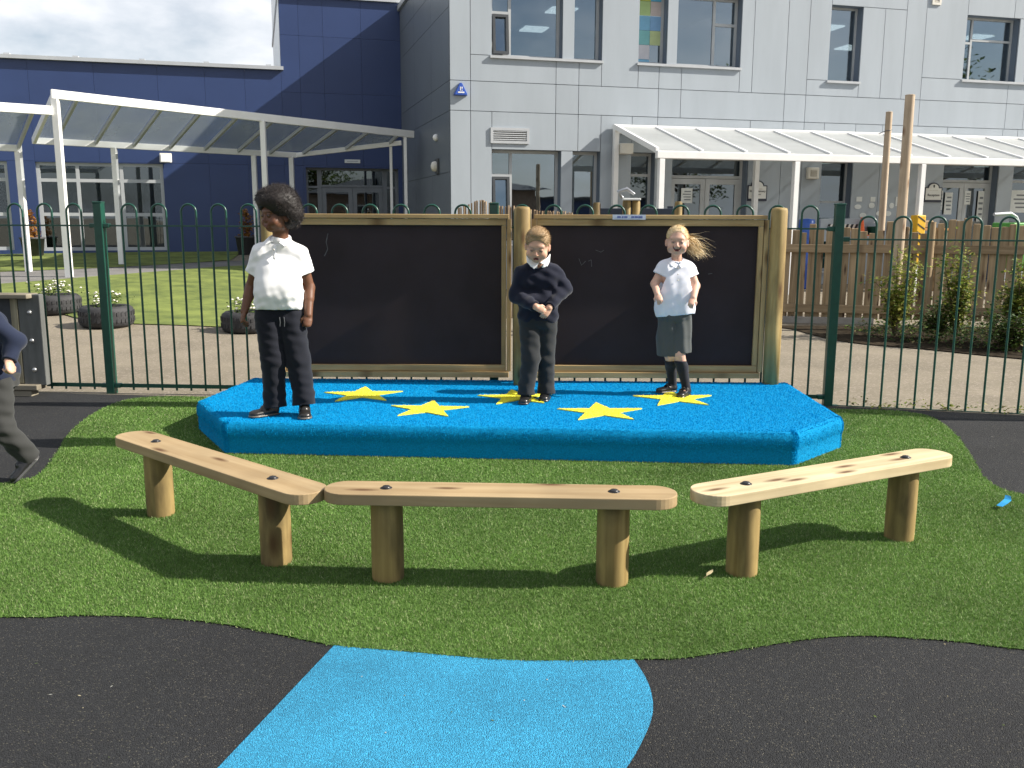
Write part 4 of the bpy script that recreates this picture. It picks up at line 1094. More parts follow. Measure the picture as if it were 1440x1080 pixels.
def pot_plant(x, y, label):
    z = float(terr(x, y)); t = empty('pot', (x,y,z), 0, label, 'pot', 'pots by the navy wall')
    MB().lathe([(0,0),(.20,0),(.25,.38),(.27,.38),(.27,.42),(.23,.42),(.22,.34),(0,.34)], 20).build('body', M['pot'], t)
    MB().lathe([(0,.352),(.215,.35),(.215,.30)], 16).build('soil', M['soil'], t)
    d = empty('pot_plant', (x,y,z+.35), 0, label.replace('grey pot', 'dried orange plant potted'), 'plant', 'plants in the pots by the navy wall')
    c = np.stack([RNG.normal(0,.10,90), RNG.normal(0,.10,90), RNG.uniform(.03,.62,90)],1); c[:,:2] *= (1-.75*c[:,2:3]/.62)
    v, f, cc = leaf_cloud(c, 700, .07, [(.36,.17,.04),(.28,.12,.03),(.42,.24,.07)], (.03,.03,.03)); link('foliage', np_mesh('foliage', v, f, False, cc), M['leaf'], d)
    MB().tube([(0,0,-.05),(0,0,.6)], .012, 6).build('stem', M['stem'], d)
pot_plant(-10.75,20.9,'grey pot by the navy wall at the left edge'); pot_plant(-6.15,21.6,'grey pot by the navy wall left of the boy in white')

# ================================================================== GREY BOARD UNIT AT THE LEFT
t = empty('activity_stand', (-3.70,7.20,0), -.06, 'dark grey wooden play panel with bolted end plank against the left fence', 'stand')
MB().box((-1.6,-.02,.10),(-.135,.0,.765)).build('board', M['slate'], t)
MB().box((-.132,-.06,.085),(.045,.0,.80)).build('end_plank', M['slate_side'], t, bevel=.006)
MB().box((-.195,-.062,.10),(-.137,-.021,.768)).build('batten', M['old_wood_v'], t, bevel=.005)
MB().box((-1.65,-.13,.770),(-.015,.03,.805)).build('top_plank', M['old_wood'], t, bevel=.006)
MB().box((-1.65,-.12,.055),(.0,.02,.095)).build('bottom_plank', M['old_wood'], t, bevel=.006)
MB().box((-1.6,-.10,.0),(-.06,.0,.05)).build('base_beam', M['old_wood'], t, bevel=.006)
for z in (.66,.44,.21):
    o = MB().lathe([(0,.0),(.018,.0),(.018,.008),(.010,.016),(0,.017)], 12).build('bolt', M['steel'], t, (-.042,-.061,z)); o.rotation_euler = (PI/2,0,0)

# ================================================================== STAGE
SZ = .20
def rounded(poly, r, n=6):
    out = []; m = len(poly)
    for i in range(m):
        p0, p1, p2 = (np.array(poly[(i+k-1) % m], float) for k in range(3))
        a = (p0-p1)/np.linalg.norm(p0-p1); b = (p2-p1)/np.linalg.norm(p2-p1)
        ang = math.acos(np.clip(a.dot(b), -1, 1)); t_ = r/math.tan(ang/2); s = p1+a*t_; e = p1+b*t_
        for k in range(n+1):
            q = k/n; out.append(tuple((1-q)**2*s + 2*q*(1-q)*p1 + q*q*e))
    return out
def densify(poly, st):
    out = []
    for i in range(len(poly)):
        a = np.array(poly[i]); b = np.array(poly[(i+1) % len(poly)]); k = max(1, int(np.linalg.norm(b-a)/st))
        for j in range(k): out.append(tuple(a+(b-a)*j/k))
    return out
STG = [(-1.71,5.345),(1.62,5.115),(2.035,5.545),(2.05,6.76),(-1.96,6.88),(-2.075,5.97)]
def st_ring(off):
    p = np.array(densify(rounded(STG, .05), .09)); n = len(p)
    tn = np.roll(p,-1,0)-np.roll(p,1,0); tn /= np.linalg.norm(tn,axis=1)[:,None]+1e-9
    return p + np.stack([tn[:,1], -tn[:,0]],1)*off
prof = [(0,-.01),(0,.06),(.0,.10),(.006,.118),(.008,.132),(.008,.148),(.006,.168),(-.002,.186),(-.012,.197),(-.045,.200)]
rings = [np.concatenate([st_ring(o), np.full((len(st_ring(o)),1), z)],1) for o, z in prof]
n = len(rings[0]); wob = .003*np.sin(np.arange(n)*1.7)+.002*np.sin(np.arange(n)*.53)
for r_ in rings[2:8]: r_[:,2] += wob
V = np.concatenate(rings); Fq = []
for i in range(len(rings)-1):
    for k in range(n): Fq.append((i*n+k, i*n+(k+1)%n, (i+1)*n+(k+1)%n, (i+1)*n+k))
STAGE = empty('stage', (0,0,0), label='low bright blue carpeted stage with yellow stars and cut front corners', cat='stage')
me = bpy.data.meshes.new('deck'); me.from_pydata([tuple(p) for p in V], [], Fq+[tuple(range((len(rings)-1)*n, len(rings)*n))])
me.polygons.foreach_set('use_smooth', [True]*len(Fq)+[False]); me.update()
link('deck', me, M['carpet'], STAGE)
def star(cx, cy, R_, rot, sx=1.0):
    p = []
    for k in range(10):
        a = rot+PI/2+PI*k/5; r = R_ if k % 2 == 0 else R_*.385
        p.append((cx+r*math.cos(a)*sx, cy+r*math.sin(a)))
    return p
STARS = []
for cx, cy, r_, rot in ((-1.02,6.20,.285,.10),(-.53,5.72,.265,-.06),(.03,6.12,.27,.12),(.56,5.655,.285,.03),(1.10,6.10,.285,.05)):
    p = star(cx, cy, r_, rot); STARS.append(p)
    MB().prism(p, SZ+.0015, SZ+.008).build('star', M['star'], STAGE)
# carpet pile: short tufts over top, nosing and sides
def pile(n_top, n_side):
    poly = [tuple(q) for q in st_ring(-.03)]
    xs_ = np.array(poly); P = RNG.uniform(xs_.min(0), xs_.max(0), (int(n_top*1.35),2)); P = P[inside(poly, P[:,0], P[:,1])][:n_top]
    st = np.zeros(len(P), bool)
    for s_ in STARS: st |= inside(s_, P[:,0], P[:,1])
    P = np.concatenate([P, np.where(st, SZ+.008, SZ)[:,None]],1); Nn = np.tile([0,0,1.0],(len(P),1)); cl = np.where(st[:,None], np.array([[.86,.80,.085]]), np.array([[.003,.31,.61]]))
    k = RNG.integers(0, n, n_side); q = RNG.uniform(0,1,(n_side,1)); i = np.minimum((RNG.uniform(0,1,n_side)*9).astype(int), 8)
    R_ = np.stack(rings); a0 = R_[i,k]; a1 = R_[i+1,k]; b0 = R_[i,(k+1)%n]; b1 = R_[i+1,(k+1)%n]; w = RNG.uniform(0,1,(n_side,1))
    S = (a0*(1-q)+b0*q)*(1-w)+(a1*(1-q)+b1*q)*w; nn = np.cross(b0-a0, a1-a0); nn /= np.linalg.norm(nn,axis=1)[:,None]+1e-9
    P = np.concatenate([P,S]); Nn = np.concatenate([Nn,nn]); cl = np.concatenate([cl, np.tile([.003,.31,.61],(n_side,1))])
    m = len(P); d = np.where(np.abs(Nn[:,2:3]) < .6, Nn*.55+np.array([0,0,-.75]), Nn) + RNG.normal(0,.22,(m,3)); d /= np.linalg.norm(d,axis=1)[:,None]
    sd = np.cross(d, RNG.normal(0,1,(m,3))); sd /= np.linalg.norm(sd,axis=1)[:,None]
    ln = RNG.uniform(.004,.008,(m,1)); v = np.stack([P-sd*.0022-Nn*.001, P+sd*.0022-Nn*.001, P+d*ln],1).reshape(-1,3)
    cl = cl*RNG.uniform(.82,1.18,(m,1)); return v, np.arange(3*m).reshape(m,3), np.repeat(cl,3,0)
v, f, c = pile(110000, 50000)
tag(link('carpet_pile', np_mesh('carpet_pile', v, f, False, c), M['carpet_pile'], STAGE), kind='stuff')

# ================================================================== CHALKBOARD BACKDROP
BD = empty('chalkboard_backdrop', (0,0,0), label='two large dark chalkboards in pine frames between round posts on the stage', cat='chalkboard')
def bpost(x, y, h=1.475):
    o = MB().lathe([(0,SZ-.02),(.058,SZ-.02),(.0595,.6),(.0585,1.0),(.058,h-.022),(.050,h-.004),(.03,h),(0,h+.001)], 24).build('post', M['stage_post'], BD, (x,y,0))
XP = [(-1.745,6.70),(.068,6.62),(1.905,6.70)]
for p in XP: bpost(*p)
def board(x0, x1, y, z0, z1):
    fy = y+.015; fw = .062
    b = MB().box((x0+.03,fy+.018,z0+.03),(x1-.03,fy+.034,z1-.03)).build('board', M['chalk'], BD)
    # outer frame (proud) and inner bead
    MB().box((x0-.02,fy-.03,z1-.004),(x1+.02,fy+.06,z1+.026)).build('cap_rail', M['frame_wood'], BD, bevel=.004)
    MB().box((x0,fy-.012,z1-.052),(x1,fy+.017,z1-.006)).build('frame_rail', M['frame_wood'], BD, bevel=.003)
    MB().box((x0,fy-.012,z0),(x1,fy+.017,z0+.045)).build('frame_rail', M['frame_wood'], BD, bevel=.003)
    MB().box((x0-.02,fy-.03,z0-.045),(x1+.02,fy+.05,z0-.003)).build('bottom_rail', M['frame_wood'], BD, bevel=.004)
    for a, b2 in ((x0,x0+.034),(x1-.034,x1)): MB().box((a,fy-.011,z0+.047),(b2,fy+.017,z1-.054)).build('frame_stile', M['frame_wood_v'], BD, bevel=.003)
    for a, b2 in ((x0-.036,x0-.004),(x1+.004,x1+.036)): MB().box((a,fy-.02,z0-.001),(b2,fy+.05,z1-.006)).build('outer_stile', M['frame_wood_v'], BD, bevel=.003)
board(-1.66,-.045,6.70,.285,1.395)
board(.175,1.80,6.70,.285,1.395)
def scribble(pts, w=.006):
    mb = MB(); y = 6.7325
    for a, b in zip(pts[:-1], pts[1:]):
        d = np.array(b)-np.array(a); n_ = np.array([-d[1],d[0]])/(np.linalg.norm(d)+1e-9)*w/2
        q = [np.array(a)-n_, np.array(b)-n_, np.array(b)+n_, np.array(a)+n_]
        mb.add([(p[0],y,p[1]) for p in q]+[(p[0],y+.0004,p[1]) for p in q], [(0,1,2,3),(7,6,5,4)])
    mb.build('chalk_mark', M['chalkmark'], BD)
scribble([(-1.33,1.28),(-1.345,1.22),(-1.335,1.17),(-1.36,1.12)]); scribble([(.60,1.17),(.64,1.155),(.66,1.17)], .004)
scribble([(.48,1.11),(.50,1.06),(.53,1.09)], .004); scribble([(.55,1.09),(.57,1.10),(.575,1.05)], .004); scribble([(1.42,1.0),(1.45,1.005)], .004)
t = empty('maker_sticker', (.83,6.6805,1.398), 0, 'pale blue maker sticker on the top rail of the right chalkboard', 'sticker')
MB().box((-.118,-.003,-.011),(.118,0,.024)).build('plate', M['sticker'], t)
for x0, x1 in ((-.085,-.060),(-.052,-.040),(-.036,-.012),(.015,.035),(.038,.062),(.065,.095)): MB().box((x0,-.0045,.0),(x1,-.0032,.014)).build('print', M['ink_blue'], t)

# ================================================================== BENCHES
def bench(cx, cy, ang, L_, legs, label, ST, wood='softwood'):
    t = empty('bench', (cx,cy,0), ang, label, 'bench', 'log legged plank benches in front of the stage')
    TH = .044; Wd = .184
    hw = Wd/2; hl = L_/2; r = .088; poly = []
    for (sx, sy, a0) in ((1,1,0),(-1,1,PI/2),(-1,-1,PI),(1,-1,3*PI/2)):
        for k in range(9):
            a = a0+PI/2*k/8; poly.append((sx*(hl-r)+r*math.cos(a)*1.0, sy*(hw-r)+r*math.sin(a)))
    sm = MB().prism(poly, ST-TH, ST, smooth=False).build('seat', M[wood], t, bevel=.0035, seg=2)
    for x in legs:
        rr = .0625; vs = []; mb = MB(); prof_ = [(rr*.97,-.03),(rr,.02),(rr*1.01,.15),(rr*.99,.30),(rr*.99,ST-TH-.001)]
        mb.lathe(prof_, 26)
        o = mb.build('leg', M['post_wood'], t, (x,0,0)); o.rotation_euler = (0,0,random.uniform(0,6))
        MB().lathe([(.0,.0),(.0175,.0),(.0175,.004),(.013,.008),(0,.009)], 16).build('bolt_cap', M['bolt'], t, (x,-.002,ST+.0005))
        MB().lathe([(.0175,-.001),(.023,.0),(.023,.0015),(.017,.002)], 16).build('washer', M['bolt'], t, (x,-.002,ST))
    return t
bench(-.046,3.408,-.042,1.352,(-.437,.437),'middle plank bench facing the camera straight on', .373, 'softwood_dull')
bench(-1.312,3.895,-.715,1.50,(-.465,.465),'left plank bench running diagonally back to the dark rubber', .362, 'softwood_dull')
bench(1.318,3.700,.478,1.39,(-.45,.45),'right plank bench angled back towards the fence', .375)

t = empty('paper_scrap', (2.41,4.33,.028), .5, 'small curled blue paper scrap on the turf at the right', 'scrap')
MB().add([(-.045,-.015,0),(-.01,-.018,.012),(.03,-.01,.02),(.045,.005,.035),(.04,.03,.035),(.02,.02,.02),(-.02,.012,.012),(-.05,.012,.0)]+[(x,y,z+.0015) for x,y,z in ((-.045,-.015,0),(-.01,-.018,.012),(.03,-.01,.02),(.045,.005,.035),(.04,.03,.035),(.02,.02,.02),(-.02,.012,.012),(-.05,.012,.0))],
  [(0,1,6,7),(1,2,5,6),(2,3,4,5),(8,15,14,9),(9,14,13,10),(10,13,12,11)]+[(i,(i+1)%8,(i+1)%8+8,i+8) for i in range(8)]).build('paper', M['bluep'].copy() if False else pmat('scrap_blue', (.02,.30,.62), .6, .1, 30), t)
t = empty('dry_leaf', (.775,3.42,.03), .9, 'pale dry leaf on the turf beside the right bench', 'leaf')
MB().add([(-.025,0,0),(-.008,-.010,.006),(.012,-.009,.008),(.03,0,.012),(.012,.008,.006),(-.008,.009,.004)],[(0,1,5),(1,2,4,5),(2,3,4)]).build('blade', pmat('dry_leaf', (.5,.42,.24), .7, .1, 30), t)
MB().tube([(-.025,0,0),(-.04,.004,-.004)], .0015, 4).build('stalk', M['stem'], t)

# ================================================================== TURF BLADES
def turf_blades(n):
    xs_ = np.array(TURF); lo, hi = xs_.min(0), xs_.max(0); out = []; tot = 0
    stg = STG; blue = None
    while tot < n:
        P = RNG.uniform(lo, hi, (n, 2))
        P = P[(np.abs(P[:,0]) < P[:,1]*.62+.35)]
        P = P[RNG.uniform(0,1,len(P)) < np.minimum(1, (2.9/P[:,1])**1.35)]
        P = P[inside(TURF, P[:,0], P[:,1]) & ~inside(stg, P[:,0], P[:,1])]
        out.append(P); tot += len(P)
    P = np.concatenate(out)[:n]; y = P[:,1:2]; m = len(P)
    sc = np.clip(y/3.0, .85, 2.2)
    P = P+RNG.normal(0,.006,P.shape); a = RNG.uniform(0,2*PI,m); ti = RNG.uniform(.2,1.35,m); ln = RNG.uniform(.008,.017,m)
    d = np.stack([np.cos(a)*np.sin(ti), np.sin(a)*np.sin(ti), np.cos(ti)],1)*ln[:,None]
    a2 = RNG.uniform(0,2*PI,m); sd = np.stack([np.cos(a2),np.sin(a2),np.zeros(m)],1)*(.0016*sc)
    b = np.concatenate([P, np.full((m,1),.007)],1)
    v = np.stack([b-sd, b+sd, b+d],1).reshape(-1,3)
    pal = np.array([(.110,.214,.040),(.138,.252,.052),(.092,.188,.036),(.178,.284,.078),(.32,.37,.18)]); w = RNG.choice(5, m, p=[.30,.26,.2,.15,.09])
    c = pal[w]*RNG.uniform(.8,1.2,(m,1))
    return v, np.arange(3*m).reshape(m,3), np.repeat(c,3,0)
v, f, c = turf_blades(760000)
tag(link('turf_pile', np_mesh('turf_pile', v, f, False, c), M['turf']), 'artificial grass blades covering the turf around the benches', 'grass', kind='stuff')

# ================================================================== BEHIND THE CAMERA (what the windows mirror)
def far_tree(x, y, h, w, n, label):
    t = empty('tree', (x,y,0), 0, label, 'tree', 'trees across the road')
    mb = MB(); mb.tube([(0,0,0),(.1,0,h*.3),(0,.1,h*.6)], [.28,.2,.1], 9); c = []
    for k in range(26):
        a = RNG.uniform(0,2*PI); r = w*RNG.uniform(.2,.95); z = h*RNG.uniform(.35,1.0); e = (math.cos(a)*r*(1.15-z/h*.6), math.sin(a)*r*(1.15-z/h*.6), z)
        mb.tube([(0,0,h*.25+z*.2), e], [.08,.02], 5); c.append(e)
    mb.build('trunk', M['stem'], t)
    v, f, cc = leaf_cloud(c, n, .34, DG+YG[3:], (.55,.55,.5)); link('crown', np_mesh('crown', v, f, False, cc), M['leaf'], t)
far_tree(32,4,9.5,4.0,5200,'leafy tree right of the playground, beyond the view'); far_tree(25,-6,8.5,3.6,4600,'leafy tree behind the playground on the right'); far_tree(12,-26,8,3.4,4200,'leafy tree behind the viewpoint')
HB = empty('brick_house', (11.5,-11,0), .15, 'low brick house with tiled hipped roof across the playground behind the viewpoint', 'house')
MB().box((-5,-4,0),(5,4,2.75)).build('wall', pmat('brick', (.30,.22,.17), .85, .2, 9), HB)
MB().add([(-5.6,-4.6,2.76),(5.6,-4.6,2.76),(5.6,4.6,2.76),(-5.6,4.6,2.76),(-2.2,0,3.75),(2.2,0,3.75)],[(3,2,1,0),(0,1,5,4),(1,2,5),(2,3,4,5),(3,0,4)]).build('roof', pmat('roof_tile', (.07,.075,.085), .8, .2, 9), HB)
for x in (-3,0,3):
    f_ = MB().box((x-.6,4.003,.9),(x+.6,4.06,2.1)).build('window', M['white'], HB); MB().box((x-.52,4.061,.98),(x+.52,4.07,2.02)).build('pane', M['gasket'], f_)
SH = empty('navy_shed', (20.5,-9.5,0), .3, 'long low navy shed beside the brick house behind the viewpoint', 'shed')
MB().box((-4,-2,0),(4,2,2.35)).build('wall', M['navy'], SH); MB().box((-4.2,-2.2,2.352),(4.2,2.2,2.48)).build('roof', M['gasket'], SH)

# crumbs of bark, grit and clippings lying on the black rubber
def litter(n):
    P = RNG.uniform((-3.4,1.7),(3.4,7.0),(n*4,2)); P = P[~inside(TURF, P[:,0], P[:,1]) & ~inside(STG, P[:,0], P[:,1])][:n]
    c = np.concatenate([P, np.full((len(P),1),.009)],1)
    a = RNG.uniform(0,2*PI,len(P)); l = RNG.uniform(.002,.007,len(P))[:,None]; w = RNG.uniform(.0012,.003,len(P))[:,None]
    d = np.stack([np.cos(a),np.sin(a),RNG.uniform(0,.25,len(P))],1); sd = np.stack([-np.sin(a),np.cos(a),np.zeros(len(P))],1)
    v = np.stack([c-d*l,c+sd*w,c+d*l,c-sd*w],1).reshape(-1,3); cols = np.array([(.30,.27,.19),(.20,.17,.10),(.36,.36,.33),(.10,.14,.04)])
    return v, np.arange(4*len(P)).reshape(-1,4), np.repeat(cols[RNG.integers(0,4,len(P))],4,0)
v, f, c = litter(110)
tag(link('litter', np_mesh('litter', v, f, False, c), M['carpet_pile']), 'tiny straw and grit crumbs scattered on the rubber', 'litter', kind='stuff')
# ================================================================== PEOPLE (implicit surfaces, meshed with surface nets)
class SDF:
    def __init__(s, lo, hi, h):
        s.h = h; s.lo = np.array(lo, float); s.n = np.ceil((np.array(hi)-s.lo)/h).astype(int)+1
        s.g = np.full(s.n, .2, np.float32)
    def blk(s, lo, hi):
        a = np.clip(np.floor((np.array(lo)-s.lo)/s.h).astype(int), 0, s.n-1); b = np.clip(np.ceil((np.array(hi)-s.lo)/s.h).astype(int)+1, 1, s.n)
        ax = [(s.lo[i]+s.h*np.arange(a[i], b[i])).astype(np.float32) for i in range(3)]
        return tuple(slice(a[i], b[i]) for i in range(3)), np.stack(np.meshgrid(*ax, indexing='ij'), -1)
    def _put(s, sl, d, k, op):
        c = s.g[sl]
        if op == 'sub': c, d = -c, d
        if k > 0:
            hh = np.maximum(k-np.abs(c-d), 0)/k; r = np.minimum(c, d)-hh*hh*k*.25
        else: r = np.minimum(c, d)
        s.g[sl] = -r if op == 'sub' else r
    def cap(s, a, b, ra, rb=None, k=.012, flat=None, fdir=None, op='add'):
        rb = ra if rb is None else rb
        a = np.array(a, np.float32); b = np.array(b, np.float32); m = max(ra, rb)+k+3*s.h
        sl, P = s.blk(np.minimum(a,b)-m, np.maximum(a,b)+m)
        if P.size == 0: return s
        ba = b-a; L2 = float(ba@ba)+1e-9; t = np.clip(((P-a)@ba)/L2, 0, 1); q = P-a-t[...,None]*ba
        if flat:
            f = np.array(fdir, np.float32); f = f/np.linalg.norm(f); c = q@f; q = q+f*(c*(1/flat-1))[...,None]
        s._put(sl, np.linalg.norm(q, axis=-1)-(ra+(rb-ra)*t), k, op); return s
    def chain(s, pts, rs, k=.012, **kw):
        for i in range(len(pts)-1): s.cap(pts[i], pts[i+1], rs[i], rs[i+1], k, **kw)
        return s
    def ell(s, c, r, R=None, k=.012, op='add'):
        c = np.array(c, np.float32); r = np.array(r, np.float32); m = float(r.max())+k+3*s.h
        sl, P = s.blk(c-m, c+m)
        if P.size == 0: return s
        q = P-c
        if R is not None: q = q@np.array(R, np.float32)
        k0 = np.linalg.norm(q/r, axis=-1); k1 = np.linalg.norm(q/(r*r), axis=-1)+1e-9
        s._put(sl, k0*(k0-1)/k1, k, op); return s
    def plane(s, p, nrm):        # remove everything on the +n side
        sl, P = s.blk(s.lo, s.lo+s.h*s.n); nn = np.array(nrm, np.float32); nn /= np.linalg.norm(nn)
        s.g = np.maximum(s.g, ((P-np.array(p, np.float32))@nn)); return s
    def disp(s, fn):
        m = np.abs(s.g) < .04; I = np.argwhere(m); P = s.lo+I*s.h
        s.g[m] += fn(P).astype(np.float32); return s
    def mesh(s):
        g = s.g; S = g < 0
        nx, ny, nz = g.shape
        c8 = [S[i:nx-1+i, j:ny-1+j, k:nz-1+k] for i in (0,1) for j in (0,1) for k in (0,1)]
        cnt = sum(c.astype(np.int8) for c in c8); act = (cnt > 0) & (cnt < 8)
        cells = np.argwhere(act); ids = np.full(act.shape, -1, np.int32); ids[act] = np.arange(len(cells))
        acc = np.zeros((len(cells), 3)); num = np.zeros(len(cells))
        off = np.array([(i,j,k) for i in (0,1) for j in (0,1) for k in (0,1)])
        val = np.stack([g[cells[:,0]+o[0], cells[:,1]+o[1], cells[:,2]+o[2]] for o in off], 1)
        for a in range(8):
            for b in range(a+1, 8):
                if np.abs(off[a]-off[b]).sum() != 1: continue
                x = (val[:,a] < 0) != (val[:,b] < 0)
                t = val[x,a]/(val[x,a]-val[x,b]); acc[x] += off[a]+(off[b]-off[a])*t[:,None]; num[x] += 1
        V = s.lo+(cells+acc/num[:,None])*s.h
        F = []
        for ax in range(3):
            o1, o2 = [np.eye(3, dtype=int)[i] for i in range(3) if i != ax]
            e = np.eye(3, dtype=int)[ax]
            A = S[:nx-e[0], :ny-e[1], :nz-e[2]]; Bm = S[e[0]:, e[1]:, e[2]:]
            X = np.argwhere(A != Bm); X = X[(X[:,[i for i in range(3) if i != ax]] > 0).all(1)]
            lim = np.array(act.shape); X = X[(X < lim).all(1)]
            fl_ = A[X[:,0],X[:,1],X[:,2]]
            q = [ids[tuple((X-d).T)] for d in (o1*0, o1, o1+o2, o2)]
            q = np.stack(q, 1)
            if ax == 1: fl_ = ~fl_
            q[~fl_] = q[~fl_][:, ::-1]
            F.append(q)
        F = np.concatenate(F); return V, F[(F >= 0).all(1)]

def wrinkle(seed, amp, dirs):
    r = np.random.default_rng(seed); ph = r.uniform(0, 6.28, (len(dirs), 3))
    def fn(P):
        o = np.zeros(len(P))
        for (d, w), p in zip(dirs, ph):
            d = np.array(d, float)
            warp = 1.3*np.sin(P@np.array([9., 7, 5])+p[0])+1.0*np.sin(P@np.array([-14., 11, 17])+p[1])
            o += w*np.sin(P@d+warp+p[2])
        return o*amp
    return fn
def rot(yaw=0, pitch=0, roll=0):
    return np.array((Matrix.Rotation(math.radians(yaw), 3, 'Z') @ Matrix.Rotation(math.radians(pitch), 3, 'X') @ Matrix.Rotation(math.radians(roll), 3, 'Y')))

M['cloth'] = vcol_mat('cloth', .85, .15, sheen=.15, bump=.25, bscale=420)
M['skin'] = vcol_mat('skin', .5, .4, sss=.12, bump=.08, bscale=300)
M['shirt_white'] = pmat('white_cotton', (.80,.80,.80), .85, .02, 30, bump=.2, bscale=420, spec=.15)
M['blouse_white'] = pmat('white_blouse', (.78,.79,.84), .85, .02, 30, bump=.2, bscale=420, spec=.15)
M['hair'] = vcol_mat('hair', .55, .35)
M['shoe'] = vcol_mat('shoe_leather', .3, .5, bump=.05, bscale=120)
M['eyeball'] = vcol_mat('eyeball', .4, .2)

class Person:
    def __init__(s, label, loc, skin, rz=0):
        s.t = empty('person', loc, rz, label, 'child'); s.skin = np.array(skin); s.body = None
    def head(s, B, o, R, sc, mouth='closed'):
        o = np.array(o, float); s.ho, s.hR, s.hs = o, R, sc
        T = lambda p: o+R@(np.array(p)*sc)
        s.T = T
        e = lambda c, r, k=.012, op='add', RR=None: B.ell(T(c), np.array(r)*sc, R if RR is None else R@RR, k*sc, op)
        c = lambda a, b, ra, rb, k=.008, op='add': B.cap(T(a), T(b), ra*sc, rb*sc, k*sc, op=op)
        e((0,.016,.036),(.0745,.090,.074)); e((0,-.020,-.020),(.065,.061,.063),.02); e((0,-.045,-.070),(.024,.024,.017),.03)
        for x in (-1,1):
            e((x*.037,-.053,-.034),(.028,.023,.026),.018); e((x*.045,-.012,-.052),(.018,.032,.024),.02)
            e((x*.029,-.086,.002),(.016,.010,.009),.010,'sub'); e((x*.029,-.0735,.001),(.0135,.0090,.0095),.004)
            e((x*.0735,.010,-.010),(.009,.018,.027),.006,'add',rot(x*-20)); e((x*.0815,.002,-.008),(.006,.010,.015),.004,'sub',rot(x*-20))
            e((x*.0075,-.083,-.027),(.0068,.0072,.0055),.005)
        e((0,-.067,.026),(.044,.012,.012),.02)
        c((0,-.077,.000),(0,-.0895,-.0225),.0058,.0085)
        c((-.016,-.0775,-.0490),(.016,-.0775,-.0490),.0042,.0042,.006); c((-.014,-.0765,-.0570),(.014,-.0765,-.0570),.0048,.0048,.006)
        if mouth == 'smile': [e((x_*.0085,-.084,-.0525+.0022*abs(x_)**2),(.011,.014,.0042),.005,'sub') for x_ in (-1.7,-.8,0,.8,1.7)]
        elif mouth == 'open': e((0,-.084,-.0545),(.014,.014,.0085),.004,'sub')
        else: e((0,-.087,-.0530),(.019,.010,.0012),.003,'sub')
        s.mouth = mouth
    def neck(s, B, base, r=.042):
        B.cap(s.T((0,.022,-.055)), base, r*s.hs, r*1.06, .02)
    def hand(s, B, w, d, n, side, sc=1.0, curl=(35,45), spread=.012, thumb=1.0):
        """w wrist, d finger direction, n palm normal, side: thumb on +cross or -cross"""
        w = np.array(w, float); d = np.array(d, float); d /= np.linalg.norm(d); n = np.array(n, float); n -= d*(n@d); n /= np.linalg.norm(n)
        sd = np.cross(d, n)*side
        B.cap(w, w+d*.030*sc, .019*sc, .024*sc, .010, flat=.55, fdir=n); kn = w+d*.048*sc
        B.cap(w+d*.022*sc, kn, .024*sc, .0235*sc, .008, flat=.48, fdir=n)
        for i, (x, l) in enumerate(((.018,.92),(.006,1.0),(-.006,.95),(-.0175,.76))):
            b = kn+sd*x*sc*1.05-d*.004; dd = d+sd*(x*spread*60*.12); dd /= np.linalg.norm(dd)
            a1, a2 = math.radians(curl[0]+i*3), math.radians(curl[0]+curl[1]+i*4)
            p1 = b+(dd*math.cos(a1)+n*math.sin(a1))*.026*l*sc; p2 = p1+(dd*math.cos(a2)+n*math.sin(a2))*.024*l*sc
            B.cap(b, p1, .0066*sc, .0060*sc, .003); B.cap(p1, p2, .0060*sc, .0050*sc, .002)
        b = w+d*.014*sc+sd*.016*sc; p1 = b+(d*.55+sd*.62*thumb+n*.25)*.026*sc; p2 = p1+(d*.85+sd*.12+n*.4)*.021*sc
        B.cap(b, p1, .0088*sc, .0074*sc, .006); B.cap(p1, p2, .0074*sc, .0058*sc, .002)
    def finish_body(s, B, lipcol, browcol, extra=None):
        V, F = B.mesh()
        q = ((V-s.ho)@s.hR)/s.hs; c = np.tile(s.skin, (len(V), 1))
        sm = lambda d, w: np.clip(.5-d/w, 0, 1)[:,None]
        def el(cc, r): return (np.linalg.norm((q-np.array(cc))/np.array(r), axis=1)-1)*min(r)
        def mix(c, col, m): return c*(1-m)+np.array(col)*m
        bl = np.minimum(1, s.skin*np.array([1.12,.80,.76]))
        for x in (-1,1):
            c = mix(c, bl, .22*sm(el((x*.036,-.07,-.03),(.020,.03,.016)), .016))
            c = mix(c, bl, .3*sm(el((x*.078,.004,-.008),(.012,.02,.026)), .01))
            c = mix(c, s.skin*s.lid[0], s.lid[1]*sm(el((x*.029,-.08,.004),(.0165,.02,.0085)), .006))  # shadow under the brow painted into the skin round the eyes
        c = mix(c, bl, .2*sm(el((0,-.09,-.025),(.012,.01,.01)), .01))
        c = mix(c, lipcol, .85*sm(np.minimum(el((0,-.080,-.0490),(.019,.012,.0048)), el((0,-.080,-.0572),(.016,.012,.0052))), .004))
        for x in (-1,1):
            bz_ = .0205-.10*(np.abs(q[:,0])-.03)**2*40
            m = sm(np.maximum(np.maximum(np.abs(q[:,2]-bz_)-.0028, np.abs(q[:,0]-x*.030)-.015), q[:,1]+.035), .004); c = mix(c, browcol, s.brow_w*m)
        if s.mouth in ('smile','open'):
            inn = (np.abs(q[:,0]) < (.029 if s.mouth == 'smile' else .014)) & (q[:,1] > -.0800) & (q[:,1] < -.05) & (np.abs(q[:,2]+.0530-(q[:,0]**2*30 if s.mouth == 'smile' else 0)) < .0072)
            c[inn] = (.12,.022,.02)
            if s.mouth == 'smile':
                tt = inn & (q[:,2] > -.0505+q[:,0]**2*30) & ((np.abs(q[:,0]) > .006)) & (np.abs(q[:,0]) < .018); c[tt] = (.40,.34,.29)
        if extra: c = extra(V, c)
